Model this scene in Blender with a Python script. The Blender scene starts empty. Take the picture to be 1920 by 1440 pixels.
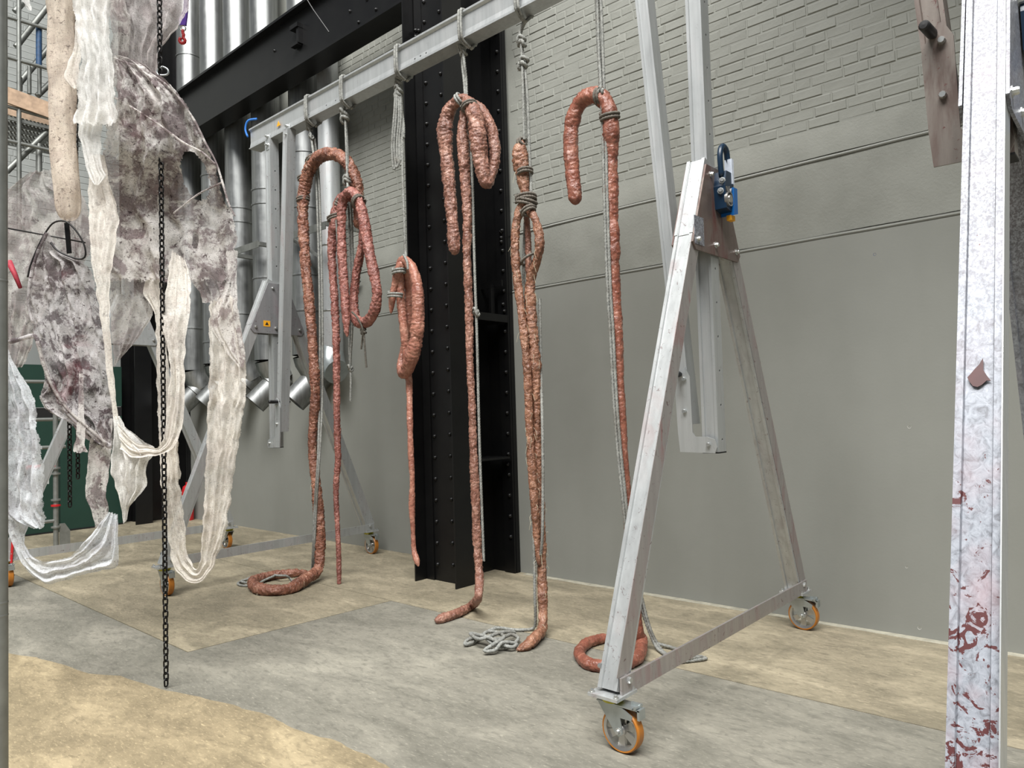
import bpy, bmesh, math, random
from mathutils import Vector, Matrix, noise
random.seed(7)
PI = math.pi
SC = bpy.context.scene
COL = SC.collection
V = Vector

# ------------------------------------------------------------------ camera
F_PX = 1355.0
YAW, PITCH, ROLL = math.radians(-41.502), math.radians(2.289), math.radians(-1.669)
EYE = V((0, 0, 1.55))
_F = V((math.sin(YAW)*math.cos(PITCH), math.cos(YAW)*math.cos(PITCH), math.sin(PITCH)))
_r = V((math.cos(YAW), -math.sin(YAW), 0))
_u = _r.cross(_F)
CR = _r*math.cos(ROLL) + _u*math.sin(ROLL)
CU = -_r*math.sin(ROLL) + _u*math.cos(ROLL)
cam = bpy.data.cameras.new('camera')
cam.lens = F_PX/1920*36; cam.sensor_width = 36; cam.clip_end = 200; cam.clip_start = 0.05
camo = bpy.data.objects.new('camera', cam); COL.objects.link(camo)
camo.matrix_world = Matrix(((CR.x, CU.x, -_F.x, EYE.x), (CR.y, CU.y, -_F.y, EYE.y), (CR.z, CU.z, -_F.z, EYE.z), (0, 0, 0, 1)))
SC.camera = camo

# ------------------------------------------------------------------ world and lights
SC.view_settings.view_transform = 'Standard'
SC.view_settings.look = 'None'
SC.view_settings.gamma = 1
SC.view_settings.use_curve_mapping = False
SC.view_settings.exposure = -0.28
w = bpy.data.worlds.new('hall_ambient'); SC.world = w; w.use_nodes = True
w.node_tree.nodes['Background'].inputs[0].default_value = (0.86, 0.92, 1.0, 1)
w.node_tree.nodes['Background'].inputs[1].default_value = 0.22
def area(name, loc, target, sx, sy, power, color=(1, 1, 1)):
    l = bpy.data.lights.new(name, 'AREA'); l.shape = 'RECTANGLE'; l.size = sx; l.size_y = sy; l.energy = power; l.color = color
    o = bpy.data.objects.new(name, l); COL.objects.link(o); o.location = loc
    o.rotation_euler = (V(target)-V(loc)).to_track_quat('-Z', 'Y').to_euler(); return o
area('hall_skylight_offscreen', (2.5, -6.0, 20.0), (0.0, 2.0, 0.0), 20, 8, 15500, (1.0, 0.99, 0.97))

# ------------------------------------------------------------------ helpers
def ray(x, y): return _F + CR*((x-960)/F_PX) - CU*((y-720)/F_PX)
def at(x, y, X=None, Y=None, Z=None, D=None):
    """world point seen at a photograph pixel, on the given plane (or at horizontal distance D)"""
    d = ray(x, y)
    if X is not None: t = (X-EYE.x)/d.x
    elif Y is not None: t = (Y-EYE.y)/d.y
    elif Z is not None: t = (Z-EYE.z)/d.z
    else: t = D/(d.x*math.sin(YAW)+d.y*math.cos(YAW))
    return EYE + d*t
def on_plane(x, y, p, n):
    d = ray(x, y); return EYE + d*((V(p)-EYE).dot(n)/d.dot(n))
def depth(p): return (V(p)-EYE).dot(_F)
def to_px(p):
    q = V(p)-EYE; z = q.dot(_F); return (960+F_PX*q.dot(CR)/z, 720-F_PX*q.dot(CU)/z, z)

WORLD = {}
class MB:
    def __init__(s): s.v = []; s.f = []; s.uv = None
    def add(s, vs, fs):
        o = len(s.v); s.v += [V(v) for v in vs]; s.f += [tuple(i+o for i in f) for f in fs]; return s
    def box(s, c, size, R=None):
        c = V(c); hx, hy, hz = [a/2 for a in size]
        vs = [V((x*hx, y*hy, z*hz)) for x in (-1, 1) for y in (-1, 1) for z in (-1, 1)]
        if R is not None: vs = [R @ v for v in vs]
        return s.add([c+v for v in vs], [(0, 1, 3, 2), (4, 6, 7, 5), (0, 4, 5, 1), (2, 3, 7, 6), (0, 2, 6, 4), (1, 5, 7, 3)])
    def sweep(s, prof, a, b, right, taper=1.0):
        """extrude a closed 2-D profile (local right, local up) from a to b"""
        a, b = V(a), V(b); d = (b-a).normalized(); r = V(right); r = (r-d*r.dot(d)).normalized(); u = d.cross(r)
        n = len(prof)
        vs = [a+r*x+u*y for x, y in prof]+[b+r*x*taper+u*y*taper for x, y in prof]
        return s.add(vs, [(i, (i+1) % n, n+(i+1) % n, n+i) for i in range(n)]+[tuple(range(n-1, -1, -1)), tuple(range(n, 2*n))])
    def bar(s, a, b, wd, ht, right):
        return s.sweep([(-wd/2, -ht/2), (wd/2, -ht/2), (wd/2, ht/2), (-wd/2, ht/2)], a, b, right)
    def prism(s, pts, n, th):
        """planar polygon thickened by th along n (centred)"""
        n = V(n).normalized(); k = len(pts); pts = [V(p) for p in pts]
        vs = [p-n*th/2 for p in pts]+[p+n*th/2 for p in pts]
        return s.add(vs, [tuple(range(k-1, -1, -1)), tuple(range(k, 2*k))]+[(i, (i+1) % k, k+(i+1) % k, k+i) for i in range(k)])
    def tube(s, pts, rad, seg=8, cap=True, closed=False):
        pts = [V(p) for p in pts]; n = len(pts)
        rad = rad if isinstance(rad, (list, tuple)) else [rad]*n
        fr = frames(pts, closed); vs = []; fs = []
        for (t, a, b), p, r in zip(fr, pts, rad):
            vs += [p+a*(r*math.cos(2*PI*k/seg))+b*(r*math.sin(2*PI*k/seg)) for k in range(seg)]
        m = n if closed else n-1
        for i in range(m):
            j = (i+1) % n
            fs += [(i*seg+k, i*seg+(k+1) % seg, j*seg+(k+1) % seg, j*seg+k) for k in range(seg)]
        if cap and not closed: fs += [tuple(range(seg-1, -1, -1)), tuple((n-1)*seg+k for k in range(seg))]
        return s.add(vs, fs)
    def cyl(s, a, b, r, seg=16, r2=None): return s.tube([a, b], [r, r if r2 is None else r2], seg)
    def lathe(s, prof, c, axis, seg=24):
        """prof: (radius, height) list around axis through c"""
        ax = V(axis).normalized(); a = ax.orthogonal().normalized(); b = ax.cross(a); c = V(c); n = len(prof); vs = []; fs = []
        for k in range(seg):
            t = 2*PI*k/seg; d = a*math.cos(t)+b*math.sin(t)
            vs += [c+d*r+ax*h for r, h in prof]
        for k in range(seg):
            q = (k+1) % seg
            fs += [(k*n+i, q*n+i, q*n+i+1, k*n+i+1) for i in range(n-1)]
        return s.add(vs, fs)
    def build(s, name, mat, parent=None, smooth=False, kind=None):
        off = WORLD.get(parent.name, V((0, 0, 0))) if parent else V((0, 0, 0))
        me = bpy.data.meshes.new(name)
        me.from_pydata([tuple(v-off) for v in s.v], [], s.f)
        if s.uv is not None:
            l = me.uv_layers.new(name='UVMap')
            for lp in me.loops: l.data[lp.index].uv = s.uv[lp.vertex_index]
        bm = bmesh.new(); bm.from_mesh(me); bmesh.ops.recalc_face_normals(bm, faces=bm.faces); bm.to_mesh(me); bm.free()
        if smooth:
            for p in me.polygons: p.use_smooth = True
            if smooth != True: 
                try: me.set_sharp_from_angle(angle=math.radians(smooth))
                except Exception: pass
        me.materials.append(mat); me.update()
        o = bpy.data.objects.new(name, me); COL.objects.link(o)
        if parent: o.parent = parent
        WORLD[o.name] = off
        if kind: o['kind'] = kind
        return o
def frames(pts, closed=False):
    n = len(pts); T = []
    for i in range(n):
        a = pts[i-1] if (i > 0 or closed) else pts[0]; b = pts[(i+1) % n] if (i < n-1 or closed) else pts[-1]
        t = (b-a); T.append(t.normalized() if t.length > 1e-9 else V((0, 0, 1)))
    a = T[0].orthogonal().normalized(); out = []
    for t in T:
        a = a-t*a.dot(t); a = a.normalized() if a.length > 1e-6 else t.orthogonal().normalized()
        out.append((t, a, t.cross(a)))
    return out
def spline(pts, step, closed=False):
    """Catmull-Rom through n-D control points, resampled evenly by its first three components"""
    n = len(pts); out = []; P = [list(p) for p in pts]
    for i in range(n if closed else n-1):
        p0 = P[(i-1) % n] if (i > 0 or closed) else P[0]; p1 = P[i]; p2 = P[(i+1) % n]; p3 = P[(i+2) % n] if (i+2 < n or closed) else P[-1]
        L = math.dist(p1[:3], p2[:3]); k = max(2, int(L/step*2))
        for j in range(k):
            t = j/k
            out.append([0.5*((2*b)+(-a+c)*t+(2*a-5*b+4*c-d)*t*t+(-a+3*b-3*c+d)*t**3) for a, b, c, d in zip(p0, p1, p2, p3)])
    if not closed: out.append(P[-1])
    res = [out[0]]; acc = 0
    for i in range(1, len(out)):
        a, b = out[i-1], out[i]; L = math.dist(a[:3], b[:3])
        while acc+L >= step and L > 1e-9:
            t = (step-acc)/L; a = [x+(y-x)*t for x, y in zip(a, b)]; res.append(a); L = math.dist(a[:3], b[:3]); acc = 0
        acc += L
    if acc > step*0.3 or closed is False: res.append(out[-1])
    return res
def thing(name, label, cat, loc=(0, 0, 0), group=None):
    o = bpy.data.objects.new(name, None); COL.objects.link(o); o.location = loc; o.empty_display_size = 0.1
    WORLD[o.name] = V(loc); return tag(o, label, cat, group)
def tag(o, label, cat, group=None):
    o['label'] = label; o['category'] = cat
    if group: o['group'] = group
    return o
def put(name, mesh, loc, parent, rot=None, mat=None):
    """another object sharing mesh data, as a part of parent; loc in world space"""
    o = bpy.data.objects.new(name, mesh); COL.objects.link(o); o.parent = parent
    o.location = V(loc)-WORLD[parent.name]
    if rot is not None: o.rotation_euler = rot
    WORLD[o.name] = V(loc); return o

# ------------------------------------------------------------------ materials
def lin(r, g, b):
    f = lambda c: (c/255/12.92 if c/255 <= 0.04045 else ((c/255+0.055)/1.055)**2.4)
    return (f(r), f(g), f(b), 1)
class NT:
    def __init__(s, name):
        s.m = bpy.data.materials.new(name); s.m.use_nodes = True; s.t = s.m.node_tree; s.n = s.t.nodes; s.l = s.t.links
        s.bsdf = s.n['Principled BSDF']; s.out = s.n['Material Output']; s._c = None
    def node(s, typ, **k):
        n = s.n.new(typ)
        for a, b in k.items(): setattr(n, a, b)
        return n
    def coord(s, which='Object', scale=(1, 1, 1), rot=(0, 0, 0)):
        c = s.node('ShaderNodeTexCoord'); mp = s.node('ShaderNodeMapping'); mp.inputs['Scale'].default_value = scale; mp.inputs['Rotation'].default_value = rot
        s.l.new(c.outputs[which], mp.inputs['Vector']); return mp.outputs['Vector']
    def noise(s, vec, scale, detail=4, rough=0.55, dist=0):
        n = s.node('ShaderNodeTexNoise'); n.inputs['Scale'].default_value = scale; n.inputs['Detail'].default_value = detail
        n.inputs['Roughness'].default_value = rough; n.inputs['Distortion'].default_value = dist; s.l.new(vec, n.inputs['Vector']); return n.outputs['Fac']
    def voro(s, vec, scale, feature='F1'):
        n = s.node('ShaderNodeTexVoronoi', feature=feature); n.inputs['Scale'].default_value = scale; s.l.new(vec, n.inputs['Vector']); return n.outputs['Distance']
    def ramp(s, fac, stops, interp='LINEAR'):
        r = s.node('ShaderNodeValToRGB'); r.color_ramp.interpolation = interp; e = r.color_ramp.elements
        while len(e) < len(stops): e.new(0.5)
        for el, (p, c) in zip(e, stops): el.position = p; el.color = c if isinstance(c, tuple) else (c, c, c, 1)
        s.l.new(fac, r.inputs['Fac']); return r.outputs['Color']
    def mix(s, fac, a, b, mode='MIX'):
        m = s.node('ShaderNodeMix', data_type='RGBA', blend_type=mode)
        for sock, v in ((m.inputs[0], fac), (m.inputs[6], a), (m.inputs[7], b)):
            if isinstance(v, (int, float, tuple)): sock.default_value = v
            else: s.l.new(v, sock)
        return m.outputs[2]
    def math(s, op, a, b=0.0, clamp=False):
        m = s.node('ShaderNodeMath', operation=op); m.use_clamp = clamp
        for sock, v in ((m.inputs[0], a), (m.inputs[1], b)):
            if isinstance(v, (int, float)): sock.default_value = v
            else: s.l.new(v, sock)
        return m.outputs[0]
    def set(s, name, v):
        k = s.bsdf.inputs[name]
        if isinstance(v, (int, float, tuple)): k.default_value = v
        else: s.l.new(v, k)
        return s
    def bump(s, h, strength=0.3, dist=0.01):
        b = s.node('ShaderNodeBump'); b.inputs['Strength'].default_value = strength; b.inputs['Distance'].default_value = dist
        s.l.new(h, b.inputs['Height']); s.l.new(b.outputs['Normal'], s.bsdf.inputs['Normal']); return s
def plain(name, rgb, rough=0.5, metal=0.0, var=0.0, scale=20, bump=0.0):
    t = NT(name); c = lin(*rgb); v = t.coord()
    if var:
        n = t.noise(v, scale); d = tuple(x*(1-var) for x in c[:3])+(1,); h = tuple(min(1, x*(1+var)) for x in c[:3])+(1,)
        t.set('Base Color', t.ramp(n, [(0.3, d), (0.7, h)]))
        if bump: t.bump(t.noise(v, scale*1.7, 3), bump, 0.004)
    else: t.set('Base Color', c)
    t.set('Roughness', rough).set('Metallic', metal); return t.m
def m_wall():
    t = NT('painted_plaster'); v = t.coord()
    n = t.noise(v, 0.7, 5, 0.6); n2 = t.noise(v, 60, 3); n3 = t.noise(t.coord(scale=(1.4, 1, 0.25)), 1.2, 3)
    c = t.ramp(n, [(0.25, lin(130, 131, 125)), (0.75, lin(141, 142, 136))])
    c = t.mix(t.ramp(n3, [(0.5, 0.0), (0.75, 0.25)]), c, lin(119, 120, 113))
    t.set('Base Color', c).set('Roughness', 0.62); t.set('Specular IOR Level', 0.3)
    t.bump(n2, 0.12, 0.004); return t.m
def m_rough_wall(name, a, b, st):
    t = NT(name); v = t.coord(); n = t.noise(v, 3, 5); n2 = t.noise(v, 45, 6, 0.65)
    pits = t.ramp(t.voro(t.coord(scale=(1, 1, 1)), 26), [(0.0, 0.0), (0.12, 1.0)])
    t.set('Base Color', t.ramp(n, [(0.3, lin(*a)), (0.7, lin(*b))])).set('Roughness', 0.6); t.set('Specular IOR Level', 0.3)
    h = t.mix(0.35, n2, pits); t.bump(h, st, 0.008); return t.m
def m_floor(name, a, b, c, seed=0):
    t = NT(name); v = t.coord(); s = t.coord(scale=(1.0, 2.2, 1), rot=(0, 0, 0.35+seed))
    n = t.noise(s, 1.5+seed, 8, 0.62, 0.7); n2 = t.noise(s, 13, 8, 0.70, 0.6); n3 = t.noise(v, 90, 2); n4 = t.noise(v, 0.6, 3)
    k = t.ramp(n, [(0.30, lin(*a)), (0.5, lin(*b)), (0.70, lin(*c))])
    k = t.mix(t.ramp(n2, [(0.36, 0.5), (0.5, 0.0)]), k, lin(*[x*0.80 for x in a]))
    k = t.mix(t.ramp(n2, [(0.56, 0.0), (0.74, 0.45)]), k, lin(*[min(255, x*1.10) for x in c]))
    k = t.mix(t.ramp(n4, [(0.4, 0.35), (0.6, 0.0)]), k, lin(*[x*0.84 for x in a]))
    dk = t.ramp(t.voro(t.coord(rot=(0, 0, 1.1)), 4.2), [(0.0, 1.0), (0.02, 0.0)]); k = t.mix(dk, k, lin(62, 58, 50))
    fs = t.noise(t.coord(scale=(1.0, 3.5, 1), rot=(0, 0, 0.5)), 26, 6, 0.7, 0.4); k = t.mix(t.ramp(fs, [(0.55, 0.0), (0.72, 0.5)]), k, lin(*[min(255, x*1.22) for x in c]))
    sp = t.ramp(t.voro(v, 5.5), [(0.0, 1.0), (0.018, 0.0)])
    k = t.mix(sp, k, lin(176, 172, 152))
    t.set('Base Color', k).set('Roughness', t.ramp(n, [(0.3, 0.55), (0.7, 0.75)])); t.set('Specular IOR Level', 0.35)
    t.bump(n3, 0.12, 0.004); return t.m
def m_alu(name='aluminium', stain=0.35, base=(190, 193, 193), dark=(128, 92, 90), flakes=False):
    t = NT(name); v = t.coord(); st = t.coord(scale=(1, 1, 0.25))
    n = t.noise(st, 9, 5, 0.6, 0.6); n2 = t.noise(v, 30, 6, 0.7, 1.2); n3 = t.noise(v, 2.2, 3)
    c = t.ramp(t.noise(t.coord(scale=(3, 3, 0.15)), 12, 2), [(0.3, lin(*[x*0.93 for x in base])), (0.7, lin(*base))])
    m = t.ramp(n, [(0.50, 0.0), (0.62, stain)]); m2 = t.ramp(n3, [(0.40, 0.25), (0.62, 1.0)])
    k = t.math('MULTIPLY', m, m2)
    c = t.mix(k, c, lin(*dark))
    sp = t.ramp(n2, [(0.615, 0.0), (0.65, 0.75 if not flakes else 0.9)]); sp = t.math('MULTIPLY', sp, min(1.0, stain*2.2))
    c = t.mix(sp, c, lin(96, 60, 58))
    t.set('Base Color', c).set('Metallic', t.math('SUBTRACT', 0.55, t.math('MULTIPLY', k, 0.5))).set('Roughness', t.ramp(n, [(0.3, 0.34), (0.7, 0.52)]))
    t.bump(n2, 0.08, 0.003); return t.m
def m_mottled():
    """the close leg: white bloom over aluminium with brown-red flecks that thicken towards the foot"""
    t = NT('stained_white_aluminium'); v = t.coord()
    n = t.noise(t.coord(scale=(1, 1, 0.8)), 46, 5, 0.7, 1.0); n2 = t.noise(v, 17, 6, 0.66, 1.6); n3 = t.noise(v, 5, 4)
    n5 = t.noise(t.coord(scale=(1.0, 1.0, 0.8)), 120, 4, 0.65, 0.5)
    c = t.ramp(n, [(0.33, lin(108, 110, 116)), (0.50, lin(144, 148, 156)), (0.7, lin(166, 170, 178))])
    sx = t.node('ShaderNodeSeparateXYZ'); g = t.node('ShaderNodeNewGeometry'); t.l.new(g.outputs['Position'], sx.inputs[0])
    z = sx.outputs['Z']
    lo = t.ramp(t.math('DIVIDE', z, 3.0), [(0.25, 1.0), (0.44, 0.75), (0.54, 0.0)])
    hi = t.ramp(t.math('DIVIDE', z, 3.0), [(0.50, 0.0), (0.72, 1.0)])
    mh = t.math('MULTIPLY', t.ramp(n5, [(0.46, 0.0), (0.56, 0.85)]), hi)
    c = t.mix(mh, c, lin(92, 90, 96))
    fl = t.math('GREATER_THAN', n2, t.math('SUBTRACT', 0.715, t.math('MULTIPLY', lo, 0.14)))
    pk = t.math('MULTIPLY', t.ramp(n3, [(0.48, 0.0), (0.66, 0.6)]), t.ramp(t.math('DIVIDE', z, 3.0), [(0.3, 1.0), (0.6, 0.12)]))
    c = t.mix(pk, c, lin(168, 140, 144)); c = t.mix(fl, c, lin(86, 46, 46))
    t.set('Base Color', c).set('Metallic', 0.15).set('Roughness', 0.42); t.bump(n, 0.1, 0.003); return t.m
def m_black():
    t = NT('black_steel_paint'); v = t.coord(); n = t.noise(v, 5, 5); sp = t.ramp(t.noise(v, 130, 2), [(0.74, 0.0), (0.8, 0.6)])
    c = t.ramp(n, [(0.3, lin(11, 11, 12)), (0.7, lin(18, 18, 18))]); c = t.mix(sp, c, lin(95, 95, 92))
    t.set('Base Color', c).set('Roughness', 0.36); t.set('Specular IOR Level', 0.35); t.bump(t.noise(v, 40, 4), 0.06, 0.003); return t.m
def m_duct():
    t = NT('galvanised_duct'); v = t.coord(scale=(1, 1, 0.06)); n = t.noise(v, 26, 3); n2 = t.noise(t.coord(), 9, 4)
    t.set('Base Color', t.ramp(n, [(0.3, lin(132, 134, 133)), (0.7, lin(164, 166, 165))])).set('Metallic', 0.9)
    t.set('Roughness', t.ramp(n2, [(0.3, 0.36), (0.7, 0.48)])); return t.m
def m_rope():
    t = NT('grey_rope'); v = t.coord(); n = t.noise(v, 60, 4); n2 = t.noise(v, 6, 3)
    c = t.ramp(n, [(0.3, lin(102, 103, 100)), (0.7, lin(158, 159, 153))]); c = t.mix(t.ramp(n2, [(0.5, 0.0), (0.7, 0.5)]), c, lin(92, 86, 76))
    t.set('Base Color', c).set('Roughness', 0.8); t.bump(t.noise(v, 110, 3), 0.3, 0.003); return t.m
def m_flesh(name, a, b, c, seed, bs=0.9):
    t = NT(name); v = t.coord(rot=(seed, seed*2, 0)); n = t.noise(v, 11, 6, 0.6, 0.6); n2 = t.noise(v, 55, 5, 0.62, 1.0); n3 = t.noise(v, 3.2, 4); n4 = t.noise(v, 24, 4, 0.6, 2.0)
    k = t.ramp(n, [(0.28, lin(*a)), (0.5, lin(*b)), (0.72, lin(*c))])
    k = t.mix(t.ramp(n3, [(0.48, 0.0), (0.70, 0.55)]), k, lin(*[x*0.86 for x in a]))
    nc = t.noise(t.coord(rot=(1.1, 0.4, seed+2)), 19, 4, 0.6, 1.5); k = t.mix(t.ramp(nc, [(0.34, 0.45), (0.44, 0.0)]), k, lin(104, 62, 54))
    k = t.mix(t.ramp(nc, [(0.60, 0.0), (0.72, 0.45)]), k, lin(200, 164, 148))
    t.set('Base Color', k).set('Roughness', t.ramp(n2, [(0.3, 0.24), (0.7, 0.42)])); t.set('Specular IOR Level', 0.6)
    rg = t.node('ShaderNodeTexNoise', noise_type='RIDGED_MULTIFRACTAL'); rg.inputs['Scale'].default_value = 17; rg.inputs['Detail'].default_value = 5; rg.inputs['Distortion'].default_value = 0.8
    t.l.new(t.coord(scale=(1.25, 1.25, 0.6), rot=(0.2, 0.15, seed)), rg.inputs['Vector'])
    rr = t.math('MULTIPLY', rg.outputs['Fac'], 0.5)
    t.bump(t.math('ADD', rr, t.math('MULTIPLY', n4, 0.6)), bs, 0.022); return t.m
def m_cloth(name, light, dark, red, dens, stain, specks, weave=420):
    """open-weave gauze: threads with gaps, worn edges and blotched dye"""
    t = NT(name); v = t.coord(); uv = t.coord('UV')
    n0 = t.noise(v, 6.5, 6, 0.62, 0.9); n = t.math('ADD', t.math('MULTIPLY', n0, 0.76), t.math('MULTIPLY', t.noise(v, 42, 6, 0.72, 1.0), 0.24)); n2 = t.noise(v, 34, 5, 0.68, 0.8); n3 = t.noise(v, 3.1, 4, 0.55, 0.5); n4 = t.noise(v, 90, 3, 0.6, 0.6)
    th = t.noise(t.coord(scale=(1, 1, 0.10), rot=(.1, .15, 0)), 330, 3, 0.6, 0.4); th2 = t.noise(t.coord(scale=(0.14, 0.14, 1), rot=(.15, -.1, 0)), 360, 3, 0.6, 0.5)
    wv = t.math('MAXIMUM', th, th2); fib = t.noise(t.coord(scale=(1, 1, 0.05)), 55, 4, 0.6, 0.6)
    c = lin(*light)
    c = t.mix(t.math('MULTIPLY', t.ramp(n, [(0.475, 0.0), (0.545, 1.0)]), stain), c, lin(*dark))
    if red: c = t.mix(t.math('MULTIPLY', t.ramp(n3, [(0.58, 0.0), (0.70, 1.0)]), red), c, lin(124, 58, 66))
    c = t.mix(t.math('MULTIPLY', t.ramp(n2, [(0.58, 0.0), (0.66, 1.0)]), specks), c, lin(74, 56, 58))
    c = t.mix(t.math('MULTIPLY', t.ramp(n4, [(0.62, 0.0), (0.68, 1.0)]), specks*0.8), c, lin(60, 48, 50))
    d = t.ramp(wv, [(0.40, max(0.0, dens-0.45)), (0.56, dens)])
    d2 = t.ramp(n3, [(0.34, 0.72), (0.6, 1.0)])
    al = t.math('MULTIPLY', d, d2)
    sx = t.node('ShaderNodeSeparateXYZ'); t.l.new(uv, sx.inputs[0])
    e = t.math('SUBTRACT', 0.5, t.math('ABSOLUTE', t.math('SUBTRACT', sx.outputs[0], 0.5)))
    e2 = t.math('SUBTRACT', 1.0, sx.outputs[1])
    e = t.math('MINIMUM', e, e2)
    rg = t.math('MULTIPLY', t.noise(v, 38, 5, 0.7), 0.085)
    keep = t.math('GREATER_THAN', e, t.math('SUBTRACT', rg, 0.030))
    al = t.math('MULTIPLY', al, keep)
    t.set('Base Color', c).set('Roughness', 0.9); t.set('Specular IOR Level', 0.1)
    tr = t.node('ShaderNodeBsdfTranslucent'); t.l.new(c, tr.inputs['Color'])
    m1 = t.node('ShaderNodeMixShader'); m1.inputs[0].default_value = 0.32; t.l.new(t.bsdf.outputs[0], m1.inputs[1]); t.l.new(tr.outputs[0], m1.inputs[2])
    tp = t.node('ShaderNodeBsdfTransparent'); m2 = t.node('ShaderNodeMixShader'); t.l.new(al, m2.inputs[0]); t.l.new(tp.outputs[0], m2.inputs[1]); t.l.new(m1.outputs[0], m2.inputs[2])
    t.l.new(m2.outputs[0], t.out.inputs['Surface']); t.bump(t.mix(0.5, wv, fib), 0.6, 0.008); return t.m

M = dict(
    wall=m_wall(), band=m_rough_wall('painted_concrete', (132, 133, 126), (146, 147, 140), 0.45), brick=m_rough_wall('painted_brick', (126, 127, 120), (140, 141, 134), 0.4),
    mortar=m_rough_wall('painted_mortar', (126, 127, 120), (140, 141, 134), 0.3), block=m_rough_wall('pale_painted_block', (140, 143, 140), (160, 163, 160), 0.25), blockmortar=plain('block_mortar', (150, 153, 150), 0.8),
    floor_grey=m_floor('grey_screed', (112, 110, 100), (131, 128, 117), (152, 148, 135)), floor_warm=m_floor('warm_screed', (124, 117, 99), (148, 139, 118), (176, 165, 141), 0.4),
    floor_tan=m_floor('tan_screed', (130, 118, 94), (152, 138, 110), (180, 164, 132), 0.8), edge_strip=plain('pale_screed_edge', (168, 164, 148), 0.8, 0, 0.25, 14), joint=plain('floor_joint', (118, 113, 100), 0.9),
    alu=m_alu(), alu_far=m_alu('far_aluminium', 0.3), alu_clean=m_alu('clean_aluminium', 0.08), alu_pink=m_alu('stained_aluminium', 0.85, (170, 165, 163), (134, 98, 96)),
    alu_rust=m_alu('smeared_plate', 1.0, (128, 114, 108), (92, 60, 56)), speck=m_alu('speckled_strut', 1.0, (132, 124, 117), (84, 66, 60), True), mottled=m_mottled(),
    black=m_black(), duct=m_duct(), rope=m_rope(), rope_dark=plain('dark_rope', (84, 80, 72), 0.85, 0, 0.35, 60, 0.3),
    zinc=plain('zinc_plate', (172, 178, 178), 0.35, 0.8, 0.12, 14), bolt=plain('bolt_steel', (196, 198, 196), 0.3, 0.85), tyre=plain('amber_tyre', (166, 104, 34), 0.38, 0, 0.12, 10),
    rim=plain('cast_rim', (186, 184, 180), 0.3, 0.9, 0.1, 8), dark=plain('dark_void', (14, 14, 14), 0.7), knob=plain('black_rubber', (24, 24, 25), 0.5, 0, 0.2, 30), yellow=plain('yellow_passivate', (180, 172, 60), 0.4, 0.5, 0.2, 20),
    blue=plain('blue_enamel', (16, 92, 160), 0.35), navy=plain('navy_enamel', (14, 40, 62), 0.35), strap=plain('blue_webbing', (40, 110, 190), 0.7, 0, 0.15, 60), sticker=plain('white_label', (206, 214, 226), 0.5, 0, 0.1, 40),
    orange=plain('orange_tag', (226, 160, 30), 0.5), red=plain('red_enamel', (176, 30, 34), 0.4), purple=plain('purple_webbing', (84, 44, 150), 0.7, 0, 0.2, 40), green=plain('dark_green_panel', (26, 56, 46), 0.5, 0, 0.12, 2),
    white=plain('white_board', (178, 182, 178), 0.6), wood=plain('scaffold_board', (178, 152, 128), 0.75, 0, 0.25, 14), galv=plain('scaffold_tube', (140, 142, 138), 0.45, 0.65, 0.15, 12), galv_dark=plain('scaffold_brace', (124, 126, 122), 0.5, 0.6, 0.2, 12),
    grate=plain('deck_grating', (120, 116, 102), 0.6, 0.5, 0.2, 20), chain=plain('black_chain', (22, 21, 21), 0.4, 0.5, 0.3, 30), wire=plain('black_wire', (22, 20, 20), 0.5), stain=plain('dried_red_stain', (74, 40, 39), 0.5, 0, 0.15, 25),
    bluetape=plain('blue_tape', (34, 66, 100), 0.6, 0, 0.25, 30), scuff=plain('pale_scuff', (216, 214, 206), 0.7), nick=plain('blue_mark', (30, 40, 130), 0.6),
    lashing=plain('lashing_cord', (98, 92, 84), 0.85, 0, 0.4, 70, 0.4), cream_hair=plain('loose_fibre', (196, 188, 164), 0.9),
)
FLESH = [m_flesh('flesh_%d' % i, *c, i*1.3, (0.9, 0.9, 0.5, 0.85, 0.95, 0.55)[i]) for i, c in enumerate([
    ((103, 64, 50), (136, 88, 69), (171, 124, 102)), ((117, 68, 60), (149, 93, 83), (182, 127, 114)), ((134, 82, 69), (165, 111, 93), (195, 144, 125)),
    ((110, 70, 57), (143, 100, 84), (178, 136, 118)), ((104, 68, 50), (138, 95, 73), (172, 129, 104)), ((112, 64, 50), (139, 84, 67), (167, 113, 93))])]
CL = dict(
    white=m_cloth('white_gauze', (244, 243, 239), (200, 194, 190), 0, 0.98, 0.3, 0.2), cream=m_cloth('cream_gauze', (244, 239, 230), (196, 182, 172), 0, 0.97, 0.35, 0.4),
    sleeve=m_cloth('beige_sleeve', (234, 222, 207), (186, 168, 158), 0, 0.98, 0.4, 0.8), veil=m_cloth('stained_veil', (234, 230, 226), (102, 74, 80), 0.25, 0.90, 0.72, 0.95),
    dark=m_cloth('dark_veil', (212, 208, 208), (72, 52, 58), 0.5, 0.97, 0.85, 1.0), thin=m_cloth('thin_veil', (226, 220, 218), (196, 182, 182), 0, 0.74, 0.5, 0.4), grey=m_cloth('grey_veil', (206, 202, 197), (128, 110, 112), 0.12, 0.84, 0.6, 0.8),
    blue=m_cloth('cool_white_gauze', (232, 236, 240), (140, 132, 138), 0, 0.97, 0.35, 0.55))

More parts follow.
